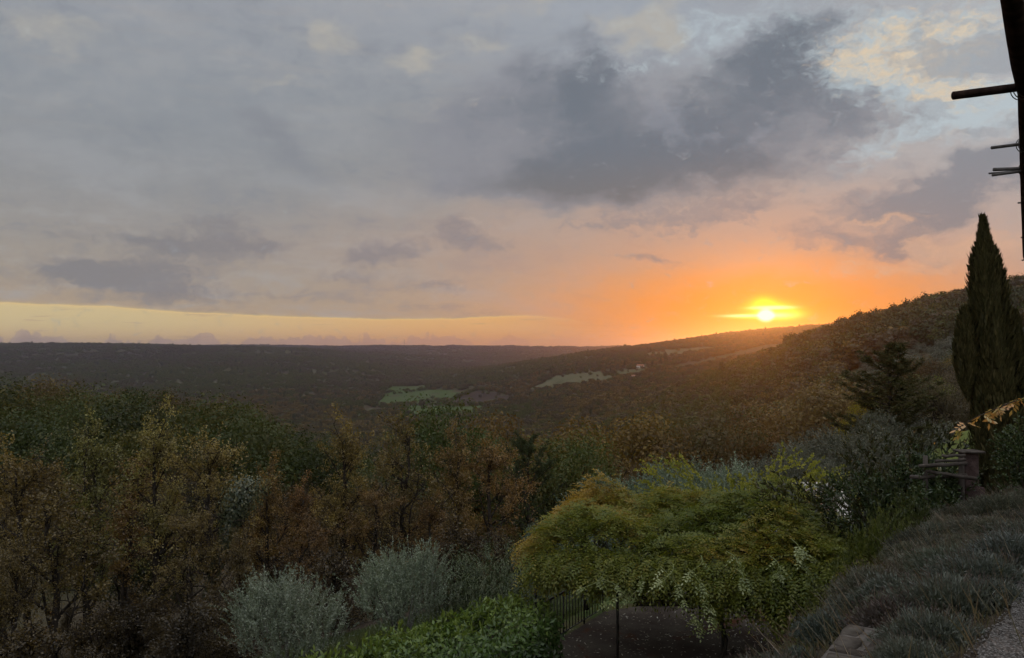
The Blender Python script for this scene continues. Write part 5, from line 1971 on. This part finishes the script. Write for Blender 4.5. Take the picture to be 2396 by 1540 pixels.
bedsel = lambda x, y: ((y > 6.5) | (np.abs(x - (2.15 + (y - 5.6) * 0.6)) > 0.40)) & (crest_dist(x, y) < 0.4) & (crest_dist(x, y, EDGE) > 0.05)
blades(16000, lambda n: (rng.uniform(1.2, 9, n), rng.uniform(4.2, 13, n)), 0.13, L_TAN, 'short_grass', lean=(-0.3, 0), width=0.004, sel=bedsel)

# ------------------------------------------------------------------ lavender
def lavender(seed, n=8000, stalks=300):
    g = np.random.default_rng(seed)
    lf, st = MB(), MB()
    d = unit(g.normal(size=(n, 3)) + np.array([0, 0, 0.55]))
    d[:, 2] = np.abs(d[:, 2])
    q = g.uniform(0.45, 1.0, n)
    lump = 1 + 0.16 * np.sin(np.arctan2(d[:, 1], d[:, 0]) * 4 + seed) * np.cos(d[:, 2] * 5) + 0.10 * np.sin(np.arctan2(d[:, 1], d[:, 0]) * 9 + seed * 2) * np.sin(d[:, 2] * 11)
    P = d * np.array([0.92, 0.92, 0.62]) * (q * lump)[:, None]
    P[:, 2] += 0.02
    U = unit(d * np.array([0.9, 0.9, 0.6]) + np.array([0, 0, 0.45]) + g.normal(0, 0.40, (n, 3))) * (0.105 * g.uniform(0.4, 1.3, n))[:, None]
    W = unit(np.cross(U, g.normal(size=(n, 3)))) * 0.012
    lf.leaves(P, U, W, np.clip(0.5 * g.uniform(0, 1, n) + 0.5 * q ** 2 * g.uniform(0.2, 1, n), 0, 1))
    k = stalks
    d = unit(g.normal(size=(k, 3)) + np.array([0, 0, 0.6]))
    d[:, 2] = np.abs(d[:, 2])
    P = d * np.array([0.85, 0.85, 0.6])
    U = unit(d + np.array([0, 0, 0.6]) + g.normal(0, 0.15, (k, 3))) * (0.26 * g.uniform(0.4, 1.1, k))[:, None]
    W = unit(np.cross(U, g.normal(size=(k, 3)))) * 0.0032
    st.leaves(P, U, W, g.uniform(0, 1, k))
    W = unit(np.cross(U, g.normal(size=(k, 3)))) * 0.009
    st.leaves(P + U * 0.85, U * 0.2, W, g.uniform(0, 0.4, k))
    return st, lf


PROTO['lavender'] = []
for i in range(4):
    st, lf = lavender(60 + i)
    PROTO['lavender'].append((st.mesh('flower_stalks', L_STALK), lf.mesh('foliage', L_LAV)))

spots = []


def lav(x, y, size, tint, label, group=None, stalks=1.0):
    t = empty('lavender_bush', (x, y, h1(x, y) - 0.04), random.uniform(0, 6.28))
    t.scale = (size, size, size * random.uniform(0.85, 1.1))
    tag(t, label, 'lavender', group)
    st, lf = random.choice(PROTO['lavender'])
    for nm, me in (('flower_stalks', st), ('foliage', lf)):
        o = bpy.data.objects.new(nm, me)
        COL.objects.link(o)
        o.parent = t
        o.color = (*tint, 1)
    spots.append((x, y, size))


def lpx(px, py, d):
    p = at(px, py, d)
    return p[0], p[1]


# the big clumps in front
for px, py, d, s, tint, lab in (
        (2225, 1415, 6.5, 0.50, (0.86, 0.86, 0.86), 'large grey lavender clump bordering the gravel path in the middle'),
        (2125, 1425, 6.5, 0.46, (0.72, 0.52, 0.58), 'dark purple brown lavender clump behind the stone wall end'),
        (2185, 1500, 5.6, 0.38, (0.9, 0.9, 0.92), 'front lavender clump with pale tips at the edge of the gravel'),
        (2135, 1560, 5.2, 0.27, (0.80, 0.80, 0.78), 'lavender clump at the bottom edge right of the stone wall'),
        (2300, 1335, 7.2, 0.50, (0.78, 0.80, 0.84), 'round grey lavender clump right of the centre of the bed'),
        (2385, 1290, 8.0, 0.52, (0.72, 0.74, 0.82), 'blue grey lavender clump at the right edge of the picture'),
        (2330, 1400, 6.5, 0.34, (0.70, 0.72, 0.76), 'small lavender clump beside the gravel at the right edge'),
        (2235, 1300, 8.4, 0.52, (0.80, 0.84, 0.78), 'grey green lavender clump in the middle rows of the bed'),
        (2110, 1350, 7.8, 0.50, (0.72, 0.74, 0.74), 'dull lavender clump above the purple brown one'),
        (1945, 1435, 7.4, 0.36, (0.62, 0.68, 0.72), 'blue grey leafy lavender to the left of the stone wall'),
        (1870, 1480, 6.9, 0.32, (0.55, 0.62, 0.64), 'small dark lavender at the lower left end of the stone wall'),
        (2030, 1395, 7.9, 0.40, (0.66, 0.66, 0.64), 'lavender clump just above the end of the stone wall')):
    x, y = lpx(px, py + 30, d)
    lav(x, y, s, tint, lab)
tries = 0
while len(spots) < 130 and tries < 9000:
    tries += 1
    y = random.uniform(5.2, 17.0)
    x = random.uniform(1.8, 11.5)
    c = float(crest_dist(np.array([x]), np.array([y]))[0])
    px = CX + F * x / y
    if c > 0.25 or c < -5.0 or px > 2470:
        continue
    if y < 8.6 and float(crest_dist(np.array([x]), np.array([y]), EDGE)[0]) < 0.15:      # gravel
        continue
    s = random.uniform(0.30, 0.52)
    if any((x - a) ** 2 + (y - b) ** 2 < (0.70 * (s + q)) ** 2 for a, b, q in spots):
        continue
    if 4.4 < y < 6.7 and abs(x - (2.15 + (y - 5.6) * 0.6)) < 0.60:     # stone wall
        continue
    k = random.uniform(0.55, 0.95)
    lav(x, y, s, (k * random.uniform(0.98, 1.12), k, k * random.uniform(0.85, 1.02)), 'grey lavender in the back rows of the bed towards the log fence', 'lavender of the back rows')

# ------------------------------------------------------------------ stone wall end in the lavender
def stone_wall():
    a, b = np.array([1.50, 4.85]), np.array([2.45, 6.3])
    u = unit(b - a)
    v = np.array([u[1], -u[0]])
    zt = -1.96
    t = empty('stone_wall', (*a, zt - 0.7))
    tag(t, 'end of a rubble stone wall with pale mortar joints between the lavender', 'wall')
    L = np.linalg.norm(b - a)
    W = 0.40
    ang = math.atan2(u[1], u[0])
    Mx = Matrix.Rotation(ang, 4, 'Z')
    MB().box((0, -W, 0), (L, 0, 0.665), Mx, bev=0.03).build('mortar', MORTAR, t)
    g = np.random.default_rng(6)
    mb = MB()
    s = 0.03
    while s < L - 0.1:
        w = g.uniform(0.11, 0.30)
        cut = g.uniform(0.25, 0.75)
        for o0, o1 in (((0.0, cut), (cut, 1.0)) if g.uniform() < 0.75 else ((0.0, 1.0),)):
            x0, x1 = s, min(s + w, L - 0.02)
            y0, y1 = -W + o0 * W, -W + o1 * W
            c = np.array([(x0 + x1) / 2, (y0 + y1) / 2])
            k = 11
            th = np.sort(np.linspace(0, 2 * math.pi, k, endpoint=False) + g.uniform(-0.2, 0.2, k))
            rx, ry = (x1 - x0) / 2 - 0.012, (y1 - y0) / 2 - 0.012
            pw = 0.32
            ring = np.stack([c[0] + np.sign(np.cos(th)) * np.abs(np.cos(th)) ** pw * rx * g.uniform(0.80, 1.04, k), c[1] + np.sign(np.sin(th)) * np.abs(np.sin(th)) ** pw * ry * g.uniform(0.78, 1.04, k)], 1)
            zt_ = 0.676 + g.uniform(-0.004, 0.008)
            lo = np.concatenate([ring, np.full((k, 1), 0.60)], 1)
            hi = np.concatenate([ring, np.full((k, 1), zt_ - 0.012)], 1)
            inn = np.concatenate([c + (ring - c) * 0.88, np.full((k, 1), zt_) + g.uniform(-0.006, 0.006, (k, 1))], 1)
            mid = np.array([[*c, zt_ + 0.004]])
            V = np.concatenate([lo, hi, inn, mid])
            V = np.array([list(Mx @ Vector(p)) for p in V])
            j = np.arange(k)
            jn = (j + 1) % k
            f4 = np.concatenate([np.stack([j, jn, k + jn, k + j], 1), np.stack([k + j, k + jn, 2 * k + jn, 2 * k + j], 1)])
            mb.add(V, f4, g.uniform())
            base = mb.n - len(V)
            f3 = np.stack([2 * k + j, 2 * k + jn, np.full(k, 3 * k)], 1) + base
            mb.f.append(np.concatenate([f3, -np.ones((k, 1), int)], 1))
        s += w
    mb.build('stones', ROCK, t)
    side = MB()
    for z in (0.05, 0.25, 0.45):
        s = 0.0
        while s < L - 0.05:
            w = g.uniform(0.18, 0.38)
            for yy in ((-W - 0.02, -W + 0.05), (-0.05, 0.02)):
                side.box((s + 0.012, yy[0], z), (min(s + w, L) - 0.012, yy[1], z + 0.17), Mx, bev=0.02)
            s += w
    side.build('side_stones', ROCK, t)


stone_wall()

# a few long dry stems standing in front of the vine
def stems(px, d, n, label):
    p = at(px, 1540, d)
    x, y = p[0], p[1]
    t = empty('dry_grass_tuft', (x, y, h1(x, y)))
    tag(t, label, 'grass tuft')
    g = np.random.default_rng(int(px))
    gz = h1(x, y)
    mb = MB()
    for i in range(n):
        top = at(px + g.uniform(-75, 55), g.uniform(1425, 1500), d) - np.array([x, y, gz])
        k = np.linspace(0, 1, 6)[:, None]
        b = np.array([g.uniform(-0.06, 0.06), g.uniform(-0.06, 0.06), 0])
        pts = b + (top - b) * k + np.array([0, 0, 0.08]) * np.sin(k * 3.14)
        mb.tube(pts, np.linspace(0.0028, 0.0012, 6), 3, r=0.8)
        m_ = 8
        s = g.uniform(0.75, 1.0, m_)
        P = np.stack([np.interp(s * 5, range(6), pts[:, c]) for c in range(3)], 1)
        U = unit(unit(pts[-1] - pts[-2]) + g.normal(0, 0.35, (m_, 3))) * 0.05
        mb.leaves(P, U, unit(np.cross(U, g.normal(size=U.shape))) * 0.003, np.full(m_, 0.9))
    mb.build('stems', L_TAN, t)


stems(1830, 6.6, 5, 'few thin pale grass stems rising at the bottom left of the stone wall')

# ------------------------------------------------------------------ pampas reeds by the silver olive
def reed(seed, h=2.0):
    g = np.random.default_rng(seed)
    st, lf = MB(), MB()
    for i in range(26):
        b = np.array([g.normal(0, 0.28), g.normal(0, 0.28), 0])
        tip = b + np.array([g.normal(0, 0.25), g.normal(0, 0.2), h * g.uniform(0.6, 1.0)])
        k = np.linspace(0, 1, 5)[:, None]
        pts = b + (tip - b) * k
        st.tube(pts, np.linspace(0.011, 0.004, 5), 4, caps=False)
        for q in range(13):
            s = 0.12 + 0.86 * q / 13
            c = b + (tip - b) * s
            th = g.uniform(0, 6.28)
            d = np.array([math.cos(th), math.sin(th), 0.9])
            ln = g.uniform(0.30, 0.55)
            prev = c
            for w in range(4):                       # arching blade
                dd = unit(d + np.array([0, 0, -0.62 * w]))
                nx = prev + dd * ln / 4
                U = (nx - prev) * 1.15
                W = unit(np.cross(U, [0, 0, 1.0] + g.normal(0, 0.2, 3))) * (0.018 * (1 - 0.22 * w))
                lf.leaves(prev[None], U[None], W[None], np.array([np.clip(0.35 + 0.18 * w + g.normal(0, 0.12), 0, 1)]))
                prev = nx
    return st, lf


proto('reed', (L_REED, L_REED), [reed(71), reed(72), reed(73)])
for i, (px, py, d, lab) in enumerate(((1060, 1300, 23.5, 'clump of arching cane beside the taller silver olive'), (1100, 1278, 24.5, 'taller cane clump in the middle of the reed bed'), (1145, 1268, 25, 'cane clump with nodding pale tips behind the reed bed'),
                                      (1185, 1285, 24, 'cane clump on the right of the reed bed'), (1225, 1265, 25, 'cane clump reaching the corner of the vine pergola'), (1130, 1330, 22.8, 'low cane clump in front of the reed bed'), (1195, 1340, 22.6, 'low cane clump by the lawn edge'),
                                      (1265, 1330, 23.5, 'cane clump seen beyond the pergola post'))):
    bush('reed', 'reed_clump', px, py, d, 1.95, lab, 'reeds', (0.62, 0.66, 0.55), var=i % 3, w=1.0)

# ------------------------------------------------------------------ log fence, pillar with a flat cap
WOOD = rough_mat('weathered_wood', (0.034, 0.028, 0.024), (0.070, 0.060, 0.052), 7, 0.9, 0.5, stretch=(1, 1, 0.3))
WOOD_RED = rough_mat('brown_brick', (0.036, 0.024, 0.022), (0.058, 0.040, 0.036), 9, 0.9, 0.5)


def pillar():
    d = 16.0
    x, y = (2262 - CX) / F * d, d
    gz = h1(x, y)
    t = empty('gate_pillar', (x, y, gz))
    tag(t, 'brown pillar with a wide flat cap standing beside the cypress', 'pillar')
    zt = ray(0, 1055)[2] * d - gz
    MB().box((-0.13, -0.13, -0.2), (0.13, 0.13, zt - 0.03), bev=0.015).build('shaft', WOOD_RED, t)
    MB().box((-0.14, -0.14, zt * 0.42), (0.24, 0.14, zt * 0.60), bev=0.02).build('letter_box', WOOD_RED, t)
    MB().box((-0.20, -0.20, zt - 0.028), (0.22, 0.20, zt + 0.012), bev=0.012).build('cap', WOOD, t)
    MB().box((-0.20, -0.22, -0.2), (0.30, 0.2, zt * 0.16), bev=0.02).build('plinth', WOOD_RED, t)


pillar()


def log_fence():
    d = 15.7
    x, y = (2225 - CX) / F * d, d
    gz = h1(x, y)
    t = empty('log_fence', (x, y, gz))
    tag(t, 'rustic fence of stacked grey logs left of the capped pillar', 'fence')
    g = np.random.default_rng(2)
    for px0, py0, px1, py1, r in ((2150, 1092, 2262, 1084, 0.035), (2190, 1080, 2260, 1076, 0.03), (2130, 1118, 2262, 1112, 0.036), (2170, 1104, 2285, 1120, 0.034), (2205, 1068, 2258, 1066, 0.028)):
        a, b = at(px0, py0, d + g.uniform(-0.15, 0.15)), at(px1, py1, d + g.uniform(-0.1, 0.1))
        o = np.array([x, y, gz])
        k = np.linspace(0, 1, 6)[:, None]
        p = a + (b - a) * k - o + g.normal(0, 0.008, (6, 3))
        MB().tube(p, r * g.uniform(0.85, 1.1, 6), 8).build('log', WOOD, t)
    for px in (2165, 2250):
        p = at(px, 1060, d + 0.12) - np.array([x, y, gz])
        MB().tube([(p[0], p[1], -0.4), (p[0], p[1], p[2] - 0.05)], 0.045, 8).build('post', WOOD, t)


log_fence()

# ------------------------------------------------------------------ house pergola over the viewer's right shoulder
LOG = rough_mat('dark_log', (0.014, 0.009, 0.008), (0.034, 0.021, 0.017), 9, 0.8, 0.4, stretch=(1, 1, 0.3))
POLE = rough_mat('grey_pole', (0.050, 0.046, 0.044), (0.11, 0.10, 0.095), 7, 0.9, 0.4)


def house_pergola():
    p0 = at(2368, -40, 3.7)
    t = empty('log_pergola', (p0[0], p0[1], h1(p0[0], p0[1])))
    tag(t, 'dark log pergola of the house, seen from below at the right edge', 'pergola')
    o = np.array(t.location)
    g = np.random.default_rng(1)

    def logm(pts, rad, name, mat, jit=0.0, sides=12):
        pts = np.array(pts) - o
        n = len(pts)
        pp = np.array([np.interp(np.linspace(0, n - 1, 4 * n), range(n), pts[:, i]) for i in range(3)]).T
        rr = np.interp(np.linspace(0, n - 1, 4 * n), range(n), np.broadcast_to(rad, n)) * (1 + g.normal(0, jit, 4 * n))
        return MB().tube(pp, rr, sides).build(name, mat, t, smooth=True)
    # radius in metres from the pixel width at that distance
    w = lambda px, d: px * d / F / 2
    logm([at(2345, -160, 3.25), at(2368, 0, 3.9), at(2378, 70, 4.3), at(2390, 150, 4.8), at(2402, 222, 5.35)], [w(52, 3.25), w(48, 3.9), w(47, 4.3), w(45, 4.8), w(36, 5.35)], 'beam', LOG, 0.01)
    logm([at(2402, 205, 5.3), at(2403, 340, 6.8), at(2405, 480, 9.0), at(2407, 600, 14.0)], [w(38, 5.3), w(32, 6.8), w(28, 9.0), w(24, 14.0)], 'beam', LOG, 0.01)
    raf = [((2231, 224), (2385, 204), 5.2, 20, LOG), ((2320, 346), (2400, 336), 6.7, 7.5, POLE), ((2325, 397), (2405, 394), 7.6, 8.5, POLE), ((2314, 406), (2405, 399), 7.7, 4.5, POLE), ((2322, 410), (2405, 399), 7.5, 6.5, POLE),
           ((2382, 475), (2410, 473), 9.3, 4, POLE), ((2389, 556), (2412, 555), 12.0, 3, POLE), ((2391, 609), (2412, 608), 15.0, 3, POLE), ((2384, 391), (2410, 390), 8.0, 3, POLE)]
    for (x0, y0), (x1, y1), d, wd, mt in raf:
        a, b = at(x0, y0, d), at(x1 + 60, y1 + (y1 - y0) * 60 / (x1 - x0), d + 0.05)
        r = w(wd, d)
        pts = [a, a + (b - a) * 0.5, b]
        ob = logm(pts, [r, r * 1.04, r], 'rafter', mt, 0.02)
    for px, py, d, r in ((2392, 210, 5.25, 0.056), (2400, 338, 6.75, 0.060), (2403, 396, 7.6, 0.062)):     # wire lashings at the joints
        c = at(px, py, d)
        for q in (-0.035, 0.0, 0.03):
            th = np.linspace(0, 2 * math.pi, 17)
            ring = np.stack([c[0] + np.cos(th) * r, np.full(17, c[1] + q), c[2] + np.sin(th) * r], 1)
            MB().tube(ring - o, 0.004, 4, caps=False).build('lashing', POLE, t)
    # the row of posts that carries it stands outside the picture
    for d, px in ((5.3, 2434), (14.0, 2424)):
        top = at(px, 205 if d < 6 else 600, d)
        gz = h1(top[0], top[1])
        logm([np.array([top[0], top[1], gz]), np.array([top[0], top[1], top[2] + 0.0])], [0.07, 0.06], 'post', LOG)
    tw = [at(2386, 402, 7.6), at(2388, 420, 7.6), at(2392, 430, 7.6), at(2394, 445, 7.6), at(2398, 460, 7.6), at(2396, 475, 7.6)]
    logm(tw, 0.004, 'dry_tendril', LOG, sides=4)


house_pergola()


def sprig():
    d = 4.4
    pts = np.array([at(px, py, d + dd) for px, py, dd in ((2440, 915, 0.1), (2395, 931, 0.05), (2350, 948, 0), (2310, 965, 0), (2284, 976, -0.03), (2262, 989, -0.05), (2246, 1010, -0.06))])
    t = empty('wisteria_sprig', pts[0])
    tag(t, 'thin sprig with a few orange and green autumn leaves crossing in front of the cypress', 'twig')
    o = pts[0]
    k = np.linspace(0, 6, 25)
    p = np.array([np.interp(k, range(7), pts[:, i]) for i in range(3)]).T
    MB().tube(p - o, np.linspace(0.004, 0.0012, 25), 5).build('stem', BARK, t)
    g = np.random.default_rng(3)
    mb = MB()
    at_ = np.concatenate([g.uniform(0.8, 4.3, 13), [5.0, 5.15, 5.9, 6.0]])
    P = np.array([np.interp(at_, range(7), pts[:, i]) for i in range(3)]).T - o
    D = unit(np.stack([g.normal(-0.2, 0.5, len(P)), g.normal(0, 0.4, len(P)), g.uniform(-1.0, 0.15, len(P))], 1))
    compound(mb, P, D, g.uniform(0.03, 0.055, len(P)), g, leaflets=7, size=0.034, width=0.0075, r=np.clip(g.normal(0.55, 0.3, len(P)), 0, 1), droop=0.2)
    mb.build('leaves', leaf_mat('sprig_leaves', [(0.22, 0.20, 0.05), (0.36, 0.22, 0.07), (0.42, 0.20, 0.06)], 0.4, 0.05, spread=0), t)


sprig()

# ------------------------------------------------------------------ far buildings and mast
WALLW = rough_mat('white_render', (0.62, 0.60, 0.57), (0.74, 0.72, 0.70), 0.6, 0.9)
TILE = rough_mat('roof_tiles', (0.22, 0.10, 0.06), (0.30, 0.15, 0.10), 1.2, 0.9)
GLASS_D = rough_mat('dark_pane', (0.02, 0.022, 0.025), (0.03, 0.03, 0.035), 1.0, 0.3)


def house(px, py, w, dp, h, rz, label):
    p = on_ground(px, py, 300)
    t = empty('farmhouse', (p[0], p[1], h1(p[0], p[1]) - 0.3), rz)
    tag(t, label, 'house')
    MB().box((-w / 2, -dp / 2, 0), (w / 2, dp / 2, h)).build('wall', WALLW, t)
    rf = MB()
    e = 0.5
    rf.add([(-w / 2 - e, -dp / 2 - e, h + 0.01), (w / 2 + e, -dp / 2 - e, h + 0.01), (w / 2 + e, dp / 2 + e, h + 0.01), (-w / 2 - e, dp / 2 + e, h + 0.01), (-w / 2 - e, 0, h + dp * 0.28), (w / 2 + e, 0, h + dp * 0.28)],
           [[0, 1, 5, 4], [2, 3, 4, 5], [0, 3, 2, 1]])
    rf.add([(-w / 2 - e, -dp / 2 - e, h + 0.01), (-w / 2 - e, dp / 2 + e, h + 0.01), (-w / 2 - e, 0, h + dp * 0.28)], [[0, 2, 1]])
    rf.add([(w / 2 + e, -dp / 2 - e, h + 0.01), (w / 2 + e, dp / 2 + e, h + 0.01), (w / 2 + e, 0, h + dp * 0.28)], [[0, 1, 2]])
    rf.build('roof', TILE, t)
    for i in range(3):
        x = -w / 2 + w * (i + 0.5) / 3
        MB().box((x - 0.5, -dp / 2 - 0.03, h * 0.45), (x + 0.5, -dp / 2 + 0.02, h * 0.75)).build('window', GLASS_D, t)


house(1498, 863, 11, 7, 5.0, 0.25, 'white farmhouse at the top of the pale field on the middle hill')
house(1482, 884, 5, 4, 3.0, -0.2, 'tiny white shed at the wooded edge below the farmhouse')
house(1428, 820, 9, 6, 4.5, 0.1, 'pale house half hidden in the woods near the crest of the middle hill')


def mast():
    d = 6000.0
    p = at(946, 812, d)
    gz = h1(p[0], p[1])
    t = empty('radio_mast', (p[0], p[1], gz))
    tag(t, 'thin radio mast on the crest of the far plateau', 'mast')
    H = at(946, 799, d)[2] - gz + 8
    w0 = 1.6
    mb = MB()
    for i in range(3):
        a = i * 2.094
        mb.tube([(w0 * math.cos(a), w0 * math.sin(a), 0), (0.5 * math.cos(a), 0.5 * math.sin(a), H)], 0.45, 5)
    for q in range(12):
        z = H * (q + 0.5) / 12
        r = w0 + (0.5 - w0) * z / H
        pts = [(r * math.cos(i * 2.094), r * math.sin(i * 2.094), z) for i in (0, 1, 2, 0)]
        mb.tube(pts, 0.25, 4)
    mb.build('lattice', IRON, t)
    MB().tube([(0, 0, H), (0, 0, H + 9)], 0.5, 5).build('antenna', IRON, t)


mast()
